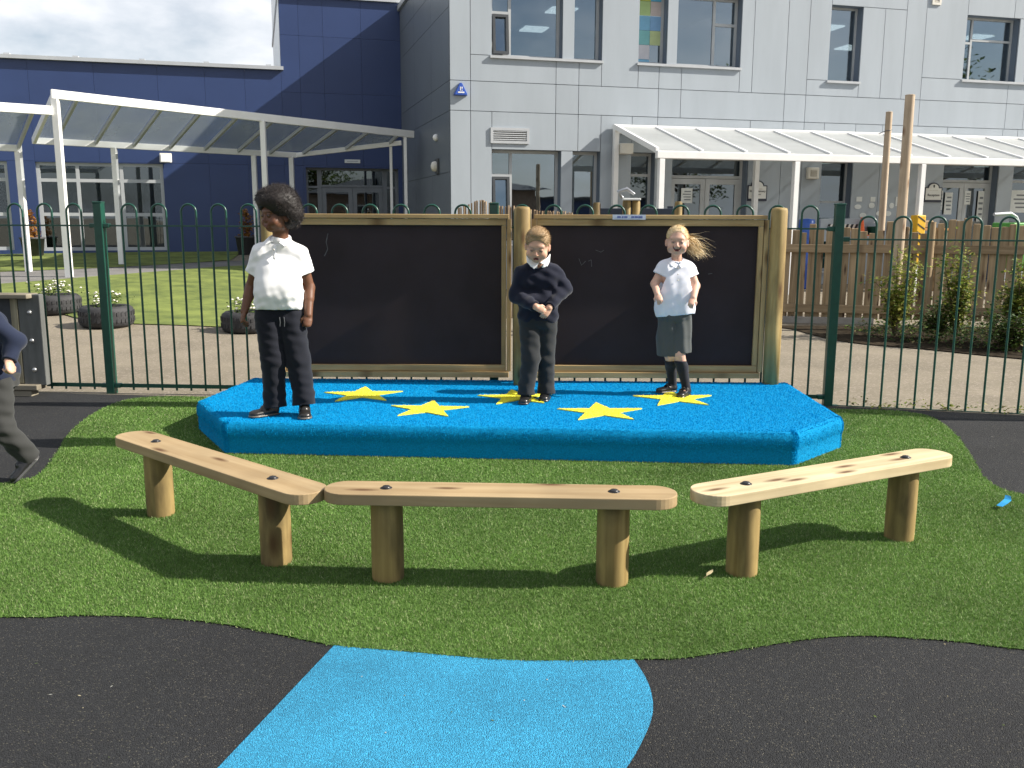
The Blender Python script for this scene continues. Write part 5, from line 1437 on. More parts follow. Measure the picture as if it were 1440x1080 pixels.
        s.body = link('body', np_mesh('body', V, F, True, c), M['skin'], s.t)
        for x in (-1,1):
            n1, n2 = 10, 14; vs = []; cc = []
            for i in range(n1+1):
                for j in range(n2):
                    a, b = PI*i/n1, 2*PI*j/n2
                    u = np.array((math.sin(a)*math.cos(b), -math.cos(a), math.sin(a)*math.sin(b)))
                    vs.append(s.T(np.array((x*.029,-.0768,.0010))+u*np.array((.0105,.0078,s.eye_h)))); rr = math.hypot(u[0]*1.0, u[2]*s.eye_h/.0105)
                    cc.append((.012,.010,.009) if rr < .26 or u[1] > 0 and rr < .2 else (s.iris if rr < .58 else s.sclera))
            f = [(i*n2+j, i*n2+(j+1)%n2, (i+1)*n2+(j+1)%n2, (i+1)*n2+j) for i in range(n1) for j in range(n2)]
            link('eye', np_mesh('eye', np.array(vs), np.array(f), True, np.array(cc)), M['eyeball'], s.t)
    lid = (.68,.5); sclera = (.45,.43,.40); brow_w = .6; eye_h = .0052; iris = (.05,.03,.02)
    def cloth(s, name, B, col, colfn=None, mat='cloth'):
        V, F = B.mesh(); c = np.tile(np.array(col, float), (len(V), 1))
        if colfn: c = colfn(V, c)
        return link(name, np_mesh(name, V, F, True, c), M[mat], s.t)
    def shoe(s, heel, toe, col=(.012,.012,.013), sole=(.035,.033,.03), w=.036, ht=.055, strap=False, up=(0,0,1)):
        heel = np.array(heel, float); toe = np.array(toe, float); d = toe-heel; L_ = np.linalg.norm(d); d /= L_; u = np.array(up, float); u -= d*(u@d); u /= np.linalg.norm(u)
        sd = np.cross(d, u); lo = np.minimum(heel, toe)-.1; hi = np.maximum(heel, toe)+.13
        B = SDF(lo, hi, .0034); h1 = heel+d*.034; t1 = toe-d*w*.95
        B.cap(h1+u*.030, t1+u*.022, .034, w*.92, .01, flat=.62, fdir=u)
        B.cap(h1+u*.034, heel+d*L_*.48+u*.042, .030, .028, .014)
        if not strap: B.cap(h1+u*.045+d*.006, h1+u*(ht+.016)+d*.006, .033, .033, .012)
        else:
            B.cap(h1+u*.045+d*.0, h1+u*.052, .030, .030, .010); B.ell(heel+d*L_*.50+u*.052, (.026,.026,.018), None, .010, 'sub')
            m = heel+d*L_*.47+u*.056; B.cap(m-sd*.027-u*.012, m+u*.006, .0055, .0055, .004); B.cap(m+sd*.027-u*.012, m+u*.006, .0055, .0055, .004)
        B.cap(h1+u*.009, t1+u*.009, .036, w*1.04, .002, flat=.26, fdir=u)
        B.plane(heel, -u)
        if not strap:
            for k in range(3):
                m = heel+d*L_*(.46+.10*k)+u*(.062-.010*k); B.cap(m-sd*.014, m+sd*.014, .0035, .0035, .002)
        def cf(V, c):
            z = (V-heel)@u; c[z < .0165] = sole; return c
        return s.cloth('shoe', B, col, cf, 'shoe')

def flap(p, name, mat, pts, th=.005):
    q = [Vector(v) for v in pts]; n = len(q); nn = (q[1]-q[0]).cross(q[2]-q[0]).normalized()
    if nn.y > 0: nn = -nn
    mb = MB(); mb.add([v for v in q]+[v+nn*th for v in q], [tuple(range(n)), tuple(range(2*n-1,n-1,-1))]+[(i,(i+1)%n,(i+1)%n+n,i+n) for i in range(n)])
    me = mb.mesh(name); bm = bmesh.new(); bm.from_mesh(me); bmesh.ops.recalc_face_normals(bm, faces=bm.faces); bmesh.ops.triangulate(bm, faces=bm.faces)
    bmesh.ops.subdivide_edges(bm, edges=bm.edges, cuts=2, use_grid_fill=True); bmesh.ops.smooth_vert(bm, verts=bm.verts, factor=.25, use_axis_x=True, use_axis_y=True, use_axis_z=True)
    bm.to_mesh(me); bm.free(); return link(name, me, mat, p.t)
def strands(roots, dirs, length, width, bend, cols, jit=.25, segs=3, wave=0.0):
    n = len(roots); d = dirs+RNG.normal(0, jit, (n,3)); d /= np.linalg.norm(d,axis=1)[:,None]; L_ = (length*RNG.uniform(.6,1.3,n))[:,None]
    sd = np.cross(d, RNG.normal(0,1,(n,3))); sd /= np.linalg.norm(sd,axis=1)[:,None]; pts = []; ph = RNG.uniform(0,6.28,(n,1)); wd = np.cross(d, np.array((0,1.,.2)))+RNG.normal(0,.3,(n,3))
    for k in range(segs+1):
        t = k/segs; p = roots+d*L_*t+bend*(t*t)*L_+wd*(np.sin(t*7+ph)-np.sin(ph))*wave*t; w = width*(1-t*.85); pts += [p-sd*w, p+sd*w]
    V = np.stack(pts, 1).reshape(-1,3); m = 2*(segs+1); f = []
    for k in range(segs): f.append(np.stack([np.arange(n)*m+2*k+j for j in (0,1,3,2)],1))
    c = np.asarray(cols)[RNG.integers(0,len(cols),n)]*RNG.uniform(.75,1.25,(n,1))
    return V, np.concatenate(f), np.repeat(c, m, 0)
def joined(parts):
    vs, fs, cs, o = [], [], [], 0
    for V, F, c in parts: vs.append(V); fs.append(F+o); cs.append(c); o += len(V)
    return np.concatenate(vs), np.concatenate(fs), np.concatenate(cs)

# ------------------------------------------------ boy in white polo shirt (left of stage)
def boy_white():
    p = Person('boy with afro hair in white polo shirt and navy trousers, looking left', (-1.37,5.5,SZ), (.135,.058,.030))
    p.iris = (.03,.018,.012); p.eye_h = .0040; p.lid = (.42,.75); p.sclera = (.20,.17,.15)
    R = rot(-42, 2, 0)
    B = SDF((-.34,-.2,-.02),(.26,.24,1.36), .0034)
    p.head(B, (-.014,.012,1.205), R, 1.04); p.neck(B, (-.012,.035,1.04), .043)
    sL, sR = np.array((-.122,.028,.985)), np.array((.096,.060,.975))
    eL, eR = np.array((-.205,.075,.782)), np.array((.140,.098,.778)); wL, wR = np.array((-.232,.005,.640)), np.array((.146,.022,.618))
    ch, be, pe = np.array((-.014,.04,.90)), np.array((-.024,.02,.75)), np.array((-.032,.045,.63))
    X = np.array((1,.12,0)); Yd = np.array((-.12,1,0))
    B.cap(sL, sR, .042, .042, .03); B.cap(ch-X*.05, ch+X*.05, .085, .085, .03, flat=.8, fdir=Yd); B.cap(be-X*.045, be+X*.045, .088, .088, .04, flat=.95, fdir=Yd); B.cap(pe-X*.05, pe+X*.05, .08, .08, .03)
    B.chain([sL, eL, wL], [.040,.032,.023], .012); B.chain([sR, eR, wR], [.040,.033,.024], .012)
    B.cap(eL, eL+(wL-eL)*.4, .031, .031, .01); B.cap(eR, eR+(wR-eR)*.4, .032, .031, .01)
    p.hand(B, wL, (-.12,-.42,-.9), (.75,.35,-.3), -1, 1.08, (28,38)); p.hand(B, wR, (-.05,-.40,-.92), (-.35,.75,-.35), -1, 1.08, (48,62))
    hL, hR = np.array((-.090,.035,.60)), np.array((.030,.05,.60)); kL, kR = np.array((-.074,.01,.335)), np.array((.072,.035,.325)); aL, aR = np.array((-.080,.035,.07)), np.array((.098,.035,.075))
    B.chain([hL,kL,aL],[.066,.046,.034],.02); B.chain([hR,kR,aR],[.066,.046,.034],.02)
    for a, t in ((aL,(-.20,-.055,.03)),(aR,(.125,-.085,.03))): t = np.array(t); a0 = a-np.array((0,0,.03)); B.cap(a0, a0+(t-a0)*.45, .024, .014, .012)
    p.finish_body(B, (.15,.052,.038), (.012,.008,.006))
    # white polo: body, belly, sleeves, collar
    S = SDF((-.30,-.16,.58),(.26,.24,1.12), .004)
    nk = np.array((-.012,.040,1.030)); S.cap(nk-X*.02, sL, .054, .054, .03); S.cap(nk+X*.02, sR, .054, .054, .03); S.cap(ch-X*.047, ch+X*.047, .094, .094, .04, flat=.84, fdir=Yd); mb_ = (ch+be)/2; S.cap(mb_-X*.042+(0,-.004,0), mb_+X*.042+(0,-.004,0), .094, .094, .07, flat=1.0, fdir=Yd)
    S.cap(be-X*.044+np.array((0,-.010,0)), be+X*.044+np.array((0,-.010,0)), .096, .096, .06, flat=1.06, fdir=Yd); S.cap(pe-X*.046+np.array((0,0,.03)), pe+X*.046+np.array((0,0,.03)), .093, .093, .06, flat=1.05, fdir=Yd)
    S.chain([sL, sL+(eL-sL)*.64],[.056,.058],.02); S.chain([sR, sR+(eR-sR)*.62],[.056,.060],.02)
    for a, e_, f in ((sL,eL,.58),(sR,eR,.55)):
        d = (e_-a)/np.linalg.norm(e_-a); c = a+(e_-a)*f; S2 = (S.lo, ); sl, P = S.blk(c-.11, c+.11); dd = (P-c)@d.astype(np.float32); r = np.linalg.norm(P-c-dd[...,None]*d.astype(np.float32), axis=-1)
        m = (dd > 0) & (r < .085) & (dd < .09) & (((P[...,0] < c[0]+.035) if e_ is eL else (P[...,0] > c[0]-.045)))
        g = S.g[sl]; g[m] = np.maximum(g[m], dd[m]); S.g[sl] = g
    S.plane((0,0,.652), (.0,-.10,-1))
    S.disp(lambda P: wrinkle(3, 1,  [((22,10,95),.8),((-40,22,120),.6),((120,20,30),.5),((60,-30,60),.5)])(P)*(.0004+.0012*np.clip((.80-P[:,2])/.10,0,1)+.0010*np.clip(np.abs(P[:,0]+.015)/.1-.6,0,1)))
    S.plane((0,0,.648), (.0,-.10,-1))
    nb = np.array((-.012,.036,1.074))
    S.ell(nb+np.array((-.006,-.03,.012)), (.052,.05,.05), None, .008, 'sub')
    for k in range(20):          # collar stand, open at the front
        a = 2*PI*k/20; b = 2*PI*(k+1)/20
        if abs(((a+PI/2+.35) % (2*PI))-PI) > PI-.42: continue
        f = lambda q: nb+np.array((.059*math.cos(q), .052*math.sin(q), -.002+.018*math.sin(q)))
        S.cap(f(a), f(b), .0095, .0095, .003)
    S.cap(nb+(-.010,-.070,-.048), nb+(-.012,-.088,-.115), .010, .009, .014, flat=.4, fdir=(0,1,0))
    flap(p, 'collar', M['shirt_white'], [nb+(-.062,.010,.006), nb+(-.050,-.052,-.012), nb+(-.034,-.070,-.022), nb+(-.066,-.082,-.042), nb+(-.082,-.030,-.018)])
    flap(p, 'collar', M['shirt_white'], [nb+(.064,.010,.006), nb+(.046,-.056,-.012), nb+(.014,-.074,-.026), nb+(.048,-.092,-.048), nb+(.084,-.030,-.020)])
    shade = lambda V, c: c
    p.cloth('shirt', S, (.80,.80,.80))
    for z in (-.065,-.098):
        MB().lathe([(0,0),(.0055,0),(.0055,.002),(0,.003)], 10).build('button', M['cream'], p.t, tuple(nb+np.array((-.014,-.0865+(-.065-z)*.1,z)))).rotation_euler = (PI/2,0,0)
    # undershirt visible at the neck
    U = SDF(nb-.09, nb+.09, .004); U.cap(nb+(0,-.0,-.04), nb+(0,-.004,-.018), .05, .049, .01); p.cloth('undershirt', U, (.78,.76,.74))
    # navy jogging trousers
    T = SDF((-.24,-.14,.03),(.22,.22,.70), .0042)
    T.cap(pe-X*.050+np.array((0,0,-.005)), pe+X*.050+np.array((0,0,-.005)), .088, .088, .03); T.cap(pe-X*.052+np.array((0,0,.03)), pe+X*.050+np.array((0,0,.03)), .080, .080, .02)
    T.chain([hL, kL+np.array((0,0,.02)), aL+np.array((0,0,.05)), aL+np.array((0,0,-.02))],[.089,.073,.066,.072],.016); T.chain([hR, kR+np.array((0,0,.02)), aR+np.array((0,0,.05)), aR+np.array((0,0,-.02))],[.089,.073,.064,.070],.016)
    T.disp(wrinkle(5, .0019, [((26,8,105),.7),((50,-30,66),.7),((75,14,20),.6)])); T.plane((0,0,.062), (.1,-.15,-1))
    T.ell((-.085,.03,.05),(.05,.05,.03),None,.01,'sub'); T.ell((.098,.03,.05),(.05,.05,.03),None,.01,'sub')
    p.cloth('trousers', T, (.010,.0115,.018))
    for x in (-.004,.022): MB().tube([(x,-.070,.615),(x+.004,-.076,.585),(x+.002,-.078,.56)], .003, 6).build('drawstring', M['gasket'], p.t)
    p.shoe((-.066,.066,0), (-.216,-.052,0), (.018,.017,.016), (.12,.105,.085), .042); p.shoe((.090,.075,0), (.132,-.105,0), (.018,.017,.016), (.12,.105,.085), .042)
    # afro
    Tq = p.T; H = SDF(Tq((0,0,0))-.19, Tq((0,0,0))+.21, .0042)
    for c, r in (((0,.018,.074),(.114,.112,.098)),((.04,.050,.015),(.080,.080,.080)),((-.04,.050,.02),(.078,.080,.078)),((0,-.035,.088),(.092,.076,.060)),((0,.065,-.005),(.085,.075,.075))): H.ell(Tq(c), np.array(r)*1.04, R, .03)
    H.ell(Tq((0,-.098,-.035)), (.066,.078,.094), R, .012, 'sub'); 
    for x in (-1,1): H.ell(Tq((x*.083,-.022,-.028)), (.03,.042,.035), R, .01, 'sub')
    r = np.random.default_rng(9)
    H.disp(lambda P: .0008*np.sin(P@np.array([250,160,90.])+2*np.sin(P@np.array([80,190,-170.])))*np.sin(P@np.array([-150,240,160.])) + .0008*np.sin(P@np.array([70,-60,120.])+1.5*np.sin(P@np.array([90,30,50.]))))
    V, F = H.mesh(); ctr = Tq((0,.03,.06)); k = RNG.integers(0, len(V), 26000); nn = V[k]-ctr; nn /= np.linalg.norm(nn,axis=1)[:,None]
    keep = ~(((V[k]-p.ho)@R)[:,1] < -.062) | (((V[k]-p.ho)@R)[:,2] > .085)
    cols = [(.022,.016,.015),(.030,.022,.020),(.016,.012,.011),(.040,.030,.026)]
    st = strands(V[k][keep]-nn[keep]*.003, nn[keep], .009, .0009, RNG.normal(0,.8,(keep.sum(),3)), cols, .55)
    V, F, c = joined([(V, F, np.tile((.018,.0145,.0135),(len(V),1))), st]); link('hair', np_mesh('hair', V, F, True, c), M['hair'], p.t)

# ------------------------------------------------ boy in navy jumper (middle)
def boy_navy():
    p = Person('fair short haired boy in navy jumper stooping with his hands clasped', (.14,6.0,SZ), (.56,.335,.235))
    p.iris = (.05,.05,.05); p.eye_h = .0028; p.brow_w = .5; p.lid = (.45,.8); p.sclera = (.16,.12,.10)
    R = rot(-6, 21, 4)
    B = SDF((-.20,-.27,-.03),(.27,.20,1.20), .0034)
    p.head(B, (.018,-.088,1.020), R, 1.0, 'open'); nb = np.array((.026,-.015,.905)); p.neck(B, nb+(0,.015,-.02), .038)
    sL, sR = np.array((-.078,.0,.838)), np.array((.126,.01,.852)); eL, eR = np.array((-.115,-.01,.700)), np.array((.200,.02,.748)); wL, wR = np.array((.012,-.145,.640)), np.array((.096,-.115,.632))
    ch, be, pe = np.array((.026,.005,.80)), np.array((.028,.005,.66)), np.array((.028,.01,.545))
    X = np.array((1,.03,0)); Yd = np.array((0,1,0))
    B.cap(sL, sR, .04, .04, .03); B.cap(ch-X*.045, ch+X*.045, .075, .075, .03, flat=.85, fdir=Yd); B.cap(be-X*.035, be+X*.035, .072, .072, .03); B.cap(pe-X*.042, pe+X*.042, .07, .07, .03)
    B.chain([sL,eL,wL],[.036,.030,.021],.01); B.chain([sR,eR,wR],[.036,.030,.021],.01)
    p.hand(B, wL, (.88,-.22,-.42), (-.1,.85,-.35), 1, .92, (38,40)); p.hand(B, wR, (-.52,-.25,-.80), (-.2,.8,-.2), -1, .92, (22,30), .03)
    hL, hR = np.array((-.024,.012,.515)), np.array((.082,.025,.515)); kL, kR = np.array((-.018,-.035,.285)), np.array((.082,.035,.28)); aL, aR = np.array((-.046,-.030,.055)), np.array((.088,.070,.06))
    B.chain([hL,kL,aL],[.056,.040,.029],.02); B.chain([hR,kR,aR],[.056,.040,.029],.02)
    for a, t in ((aL,(-.06,-.11,.028)),(aR,(.072,-.005,.028))): t = np.array(t); a0 = a-np.array((0,0,.02)); B.cap(a0, a0+(t-a0)*.45, .020, .012, .012)
    p.finish_body(B, (.40,.12,.09), (.24,.13,.07))
    S = SDF((-.20,-.24,.50),(.27,.18,.98), .004)
    nk = nb+(0,.012,-.025); S.cap(nk-X*.02, sL, .052, .052, .03); S.cap(nk+X*.02, sR, .052, .052, .03); S.cap(ch-X*.055, ch+X*.055, .088, .088, .04, flat=.88, fdir=Yd); S.cap(be-X*.042, be+X*.042, .090, .090, .04); S.cap(pe-X*.048+(0,0,.03), pe+X*.048+(0,0,.03), .086, .086, .03)
    S.chain([sL,eL,wL+(eL-wL)*.10],[.052,.048,.034],.014); S.chain([sR,eR,wR+(eR-wR)*.10],[.052,.050,.034],.014)
    for a, w in ((eL,wL),(eR,wR)):
        d = ((w-a)/np.linalg.norm(w-a)).astype(np.float32); c = (w+(a-w)*.06).astype(np.float32); sl, P = S.blk(c-.06, c+.06); dd = (P-c)@d; g = S.g[sl]
        r = np.linalg.norm(P-c-dd[...,None]*d, axis=-1); m = (dd > 0) & (r < .05) & (P[...,1] < -.085); g[m] = np.maximum(g[m], dd[m]); S.g[sl] = g
    S.plane((0,0,.525),(0,-.05,-1))
    S.disp(wrinkle(12, .0026, [((44,16,82),.8),((-64,18,60),.8),((82,8,18),.5)]))
    S.plane((0,0,.522),(0,-.05,-1)); S.ell(nb+(0,-.045,.030), (.042,.052,.055), None, .006, 'sub')
    p.cloth('jumper', S, (.009,.011,.023))
    C = SDF(nb-.12, nb+.12, .0034)
    for k in range(20):
        a = 2*PI*k/20; b = 2*PI*(k+1)/20
        if abs(((a+PI/2) % (2*PI))-PI) > PI-.5: continue
        f = lambda q: nb+np.array((.050*math.cos(q), -.012+.046*math.sin(q), .004+.020*math.sin(q)))
        C.cap(f(a), f(b), .010, .010, .004)
    flap(p, 'collar_flap', M['shirt_white'], [(-.052,-.020,.968), (-.030,-.066,.942), (.030,-.094,.915), (-.002,-.106,.874), (-.050,-.076,.918)])
    flap(p, 'collar_flap', M['shirt_white'], [(.104,-.020,.968), (.082,-.066,.942), (.034,-.094,.915), (.082,-.104,.892), (.098,-.076,.922)])
    p.cloth('collar', C, (.80,.80,.80))
    T = SDF((-.14,-.16,.02),(.20,.18,.62), .0042)
    T.cap(pe-X*.045, pe+X*.045, .080, .080, .03)
    T.chain([hL,kL,aL+(0,0,.05),aL+(0,0,-.02)],[.074,.060,.053,.058],.012); T.chain([hR,kR,aR+(0,0,.05),aR+(0,0,-.02)],[.074,.060,.053,.060],.012)
    T.disp(wrinkle(15, .0018, [((24,10,90),.7),((54,-26,60),.8),((80,10,14),.5)])); T.plane((0,0,.048),(0,-.1,-1))
    T.ell(aL+(0,0,-.02),(.04,.04,.025),None,.01,'sub'); T.ell(aR+(0,0,-.02),(.04,.04,.025),None,.01,'sub')
    p.cloth('trousers', T, (.022,.024,.026))
    p.shoe((-.040,.030,0), (-.070,-.138,0), (.014,.014,.014), (.03,.028,.026), .036); p.shoe((.094,.125,0), (.064,-.040,0), (.014,.014,.014), (.03,.028,.026), .036)
    Tq = p.T; H = SDF(Tq((0,0,0))-.14, Tq((0,0,0))+.15, .0036)
    H.ell(Tq((0,.016,.040)), (.0765,.094,.079), R, .01); H.ell(Tq((0,-.03,.098)), (.045,.04,.018), R, .02)
    H.ell(Tq((0,-.112,-.004)), (.076,.088,.080), R, .012, 'sub'); H.ell(Tq((0,-.02,-.105)), (.12,.15,.085), R, .012, 'sub')
    for x in (-1,1): H.ell(Tq((x*.085,-.012,-.02)), (.022,.034,.036), R, .006, 'sub')
    V, F = H.mesh(); ctr = Tq((0,.015,.02)); k = RNG.integers(0, len(V), 6500); q = ((V[k]-p.ho)@R); nn = V[k]-ctr; nn /= np.linalg.norm(nn,axis=1)[:,None]
    fwd = (R@np.array([0.15,-.75,.25])); out = np.linalg.norm(V[k]-Tq((0,.016,.040)),axis=1) > .068
    cols = [(.46,.34,.20),(.37,.265,.145),(.58,.45,.29),(.28,.19,.10)]
    st = strands(V[k][out]-nn[out]*.002, nn[out]*.6+fwd*.55, .011, .0009, np.zeros((out.sum(),3)), cols, .22)
    V, F, c = joined([(V, F, np.tile((.36,.25,.14),(len(V),1))), st]); link('hair', np_mesh('hair', V, F, True, c), M['hair'], p.t)

# ------------------------------------------------ girl (right)
def girl():
    p = Person('smiling blonde girl with windblown ponytail, white blouse and grey culottes', (1.13,6.27,SZ), (.60,.37,.275))
    p.iris = (.08,.12,.16); p.eye_h = .0030; p.brow_w = .3; p.lid = (.45,.8); p.sclera = (.16,.12,.10)
    R = rot(-9, 2, 2)
    B = SDF((-.24,-.28,-.03),(.20,.20,1.19), .0034)
    p.head(B, (-.030,-.035,1.043), R, .955, 'smile'); nb = np.array((-.022,.0,.930)); p.neck(B, nb+(0,.01,-.02), .034)
    sL, sR = np.array((-.106,.01,.872)), np.array((.062,.012,.862)); eL, eR = np.array((-.166,.0,.760)), np.array((.112,.0,.748)); wL, wR = np.array((-.166,-.125,.700)), np.array((.078,-.12,.675))
    ch, be, pe = np.array((-.022,.01,.81)), np.array((-.026,.005,.67)), np.array((-.022,.012,.55))
    X = np.array((1,0,0)); Yd = np.array((0,1,0))
    B.cap(sL, sR, .034, .034, .03); B.cap(ch-X*.04, ch+X*.04, .068, .068, .03, flat=.85, fdir=Yd); B.cap(be-X*.035, be+X*.035, .068, .068, .03); B.cap(pe-X*.042, pe+X*.042, .068, .068, .03)
    B.chain([sL,eL,wL],[.033,.028,.019],.012); B.chain([sR,eR,wR],[.033,.028,.019],.012)
    p.hand(B, wL, (.22,-.62,-.62), (.25,.35,-.85), -1, .88, (30,48), .02); p.hand(B, wR, (-.40,-.55,-.62), (-.1,.45,-.85), 1, .88, (30,48), .02)
    hL, hR = np.array((-.066,.015,.52)), np.array((.030,.015,.52)); kL, kR = np.array((-.046,-.010,.275)), np.array((.008,-.045,.285)); aL, aR = np.array((-.008,.078,.06)), np.array((.064,-.045,.06))
    B.chain([hL,kL,(kL+aL)/2+(0,.014,.02),aL],[.056,.038,.036,.024],.016); B.chain([hR,kR,(kR+aR)/2+(0,.014,.02),aR],[.056,.038,.036,.024],.016)
    for a, t in ((aL,(-.09,.045,.024)),(aR,(.015,-.145,.024))): t = np.array(t); a0 = a-np.array((0,0,.025)); B.cap(a0, a0+(t-a0)*.40, .019, .011, .012)
    p.finish_body(B, (.45,.16,.14), (.42,.27,.14))
    S = SDF((-.24,-.14,.50),(.20,.16,.99), .0038)
    nk = nb+(0,.012,-.030); S.cap(nk-X*.015, sL, .044, .046, .03); S.cap(nk+X*.015, sR, .044, .046, .03); S.cap(ch-X*.048, ch+X*.048, .080, .080, .05, flat=.88, fdir=Yd); S.cap((ch+be)/2-X*.046, (ch+be)/2+X*.046, .080, .080, .06); S.cap(be-X*.048, be+X*.048, .082, .082, .06); S.cap(pe-X*.053+(0,0,.03), pe+X*.053+(0,0,.03), .085, .085, .06)
    S.chain([sL+(.01,0,.0), sL+(eL-sL)*.42],[.048,.050],.014); S.chain([sR+(-.01,0,.0), sR+(eR-sR)*.42],[.048,.050],.014)
    for a, e_, sg in ((sL,eL,-1),(sR,eR,1)):
        d = ((e_-a)/np.linalg.norm(e_-a)).astype(np.float32); c = (a+(e_-a)*.46).astype(np.float32); sl, P = S.blk(c-.09, c+.09); dd = (P-c)@d; r = np.linalg.norm(P-c-dd[...,None]*d, axis=-1)
        m = (dd > 0) & (r < .075) & (sg*(P[...,0]-c[0]) > -.036); g = S.g[sl]; g[m] = np.maximum(g[m], dd[m]); S.g[sl] = g
    S.plane((0,0,.548),(.1,-.1,-1)); S.disp(wrinkle(21, .0009, [((90,8,16),.8),((60,10,64),.6),((-56,10,90),.8)])); S.plane((0,0,.545),(.1,-.1,-1))
    S.ell(nb+(-.002,-.026,.018), (.042,.044,.05), None, .006, 'sub')
    for k in range(20):
        a = 2*PI*k/20; b = 2*PI*(k+1)/20
        if abs(((a+PI/2) % (2*PI))-PI) > PI-.3: continue
        f = lambda q: nb+np.array((.047*math.cos(q), .042*math.sin(q), -.010+.014*math.sin(q))); S.cap(f(a), f(b), .0075, .0075, .003)
    for s_ in (-1,1): flap(p, 'collar', M['blouse_white'], [nb+(s_*.048,.0,-.004), nb+(s_*.036,-.046,-.022), nb+(s_*.004,-.060,-.038), nb+(s_*.018-.002,-.084,-.062), nb+(s_*.052,-.070,-.044), nb+(s_*.066,-.022,-.020)], .004)
    p.cloth('blouse', S, (.74,.75,.82))
    for z in (-.06,-.10,-.14): MB().lathe([(0,0),(.005,0),(.005,.002),(0,.003)], 10).build('button', M['cream'], p.t, tuple(nb+np.array((-.002,-.0735+(z+.06)*.06,z)))).rotation_euler = (PI/2,0,0)
    T = SDF((-.18,-.17,.22),(.14,.16,.62), .0040)
    T.cap(pe-X*.045, pe+X*.045, .075, .075, .03)
    hemL, hemR = np.array((-.070,.0,.262)), np.array((.024,-.030,.29))
    T.chain([hL,(hL+hemL)/2,hemL],[.072,.070,.070],.005, flat=.9, fdir=Yd); T.chain([hR,(hR+hemR)/2,hemR],[.072,.068,.066],.005, flat=.9, fdir=Yd)
    T.disp(wrinkle(23, .0036, [((80,20,8),.9),((46,-20,12),.6),((20,10,40),.3)]))
    sl, P = T.blk(T.lo, T.lo+T.h*T.n); zc = np.where(P[...,0] < -.022, .272, .298)+.02*P[...,1]; T.g = np.maximum(T.g, zc-P[...,2])
    T.ell((-.058,0,.262),(.062,.055,.03),None,.006,'sub'); T.ell((.014,-.028,.29),(.050,.050,.025),None,.006,'sub')
    p.cloth('culottes', T, (.075,.082,.080))
    K = SDF((-.12,-.16,.02),(.13,.16,.26), .0034)
    K.chain([kL+(aL-kL)*.22,(kL+aL)/2+(0,.014,.02),aL,aL-(0,0,.02)],[.041,.0395,.028,.028],.012); K.chain([kR+(aR-kR)*.22,(kR+aR)/2+(0,.014,.02),aR,aR-(0,0,.02)],[.041,.0395,.028,.028],.012)
    K.plane((0,0,.235),(0,.1,1)); p.cloth('socks', K, (.014,.016,.024))
    p.shoe((.022,.092,0), (-.128,.020,0), (.012,.012,.013), (.02,.02,.02), .032, strap=True); p.shoe((.082,-.012,0), (-.004,-.165,0), (.012,.012,.013), (.02,.02,.02), .032, strap=True)
    Tq = p.T; H = SDF(Tq((0,0,0))-.14, Tq((0,0,0))+.15, .0036)
    H.ell(Tq((0,.016,.038)), (.0735*.985,.091*.96,.076*.965), R, .01); H.ell(Tq((0,-.108,-.014)), (.078,.078,.088), R, .016, 'sub'); H.ell(Tq((0,-.02,-.11)), (.12,.15,.085), R, .012, 'sub')
    for x in (-1,1): H.ell(Tq((x*.08,-.02,-.01)), (.022,.03,.034), R, .006, 'sub')
    tie = Tq((.055,.072,.030)); H.ell(tie, (.022,.022,.022), None, .02)
    cols = [(.70,.55,.32),(.60,.44,.22),(.78,.66,.44),(.52,.37,.18)]
    V, F = H.mesh(); k = RNG.integers(0, len(V), 2600); ctr = Tq((0,.015,.02)); nn = V[k]-ctr; nn /= np.linalg.norm(nn,axis=1)[:,None]; ok_ = np.clip((np.linalg.norm((((V[k]-p.ho)@R)/p.hs-np.array((0,-.108,-.014)))/np.array((.078,.078,.088)),axis=1)-1.0)/.45,0,1) > .22; k = k[ok_]; nn = nn[ok_]; to = tie-V[k]; to /= np.linalg.norm(to,axis=1)[:,None]+1e-6
    q = ((V-p.ho)@R)/p.hs; fz = np.clip((np.linalg.norm((q-np.array((0,-.108,-.014)))/np.array((.078,.078,.088)),axis=1)-1.0)/.45,0,1)[:,None]; hc = np.array((.62,.42,.30))*(1-fz)+np.array((.66,.52,.30))*fz
    st = strands(V[k]+nn*.003, to*.9+nn*.12, .030, .0012, np.zeros((len(k),3)), cols, .10)
    parts = [(V, F, hc), st]
    def lock(n, d0, bend, L_, w, sp): 
        r = tie+RNG.normal(0,sp,(n,3)); parts.append(strands(r, np.tile(d0,(n,1)), L_, w, np.tile(bend,(n,1)), cols, .20, 8, .016))
    lock(300, np.array((.50,.0,-.86)), np.array((.32,0,-.05)), .115, .0022, .010); lock(44, np.array((.80,.02,-.50)), np.array((.25,0,-.30)), .125, .0016, .009); lock(90, np.array((.35,.0,-.92)), np.array((.55,0,-.1)), .11, .0022, .010); lock(14, np.array((.95,.02,-.15)), np.array((.2,0,-.45)), .15, .0012, .009)
    lock(16, np.array((.85,.0,.10)), np.array((.35,0,-.5)), .14, .0013, .010)
    n_ = 26; r = np.array([Tq((x,.0,.108)) for x in RNG.uniform(-.02,.05,n_)]); parts.append(strands(r, np.tile((.3,.1,.8),(n_,1)), .035, .0009, np.tile((.7,0,-.3),(n_,1)), cols, .35, 5))
    V, F, c = joined(parts); link('hair', np_mesh('hair', V, F, True, c), M['hair'], p.t)
    MB().lathe([(.014,-.006),(.020,0),(.014,.006)], 14).build('hair_tie', M['white'], p.t, tuple(tie+np.array((.014,0,-.012)))).rotation_euler = (0,1.1,0)

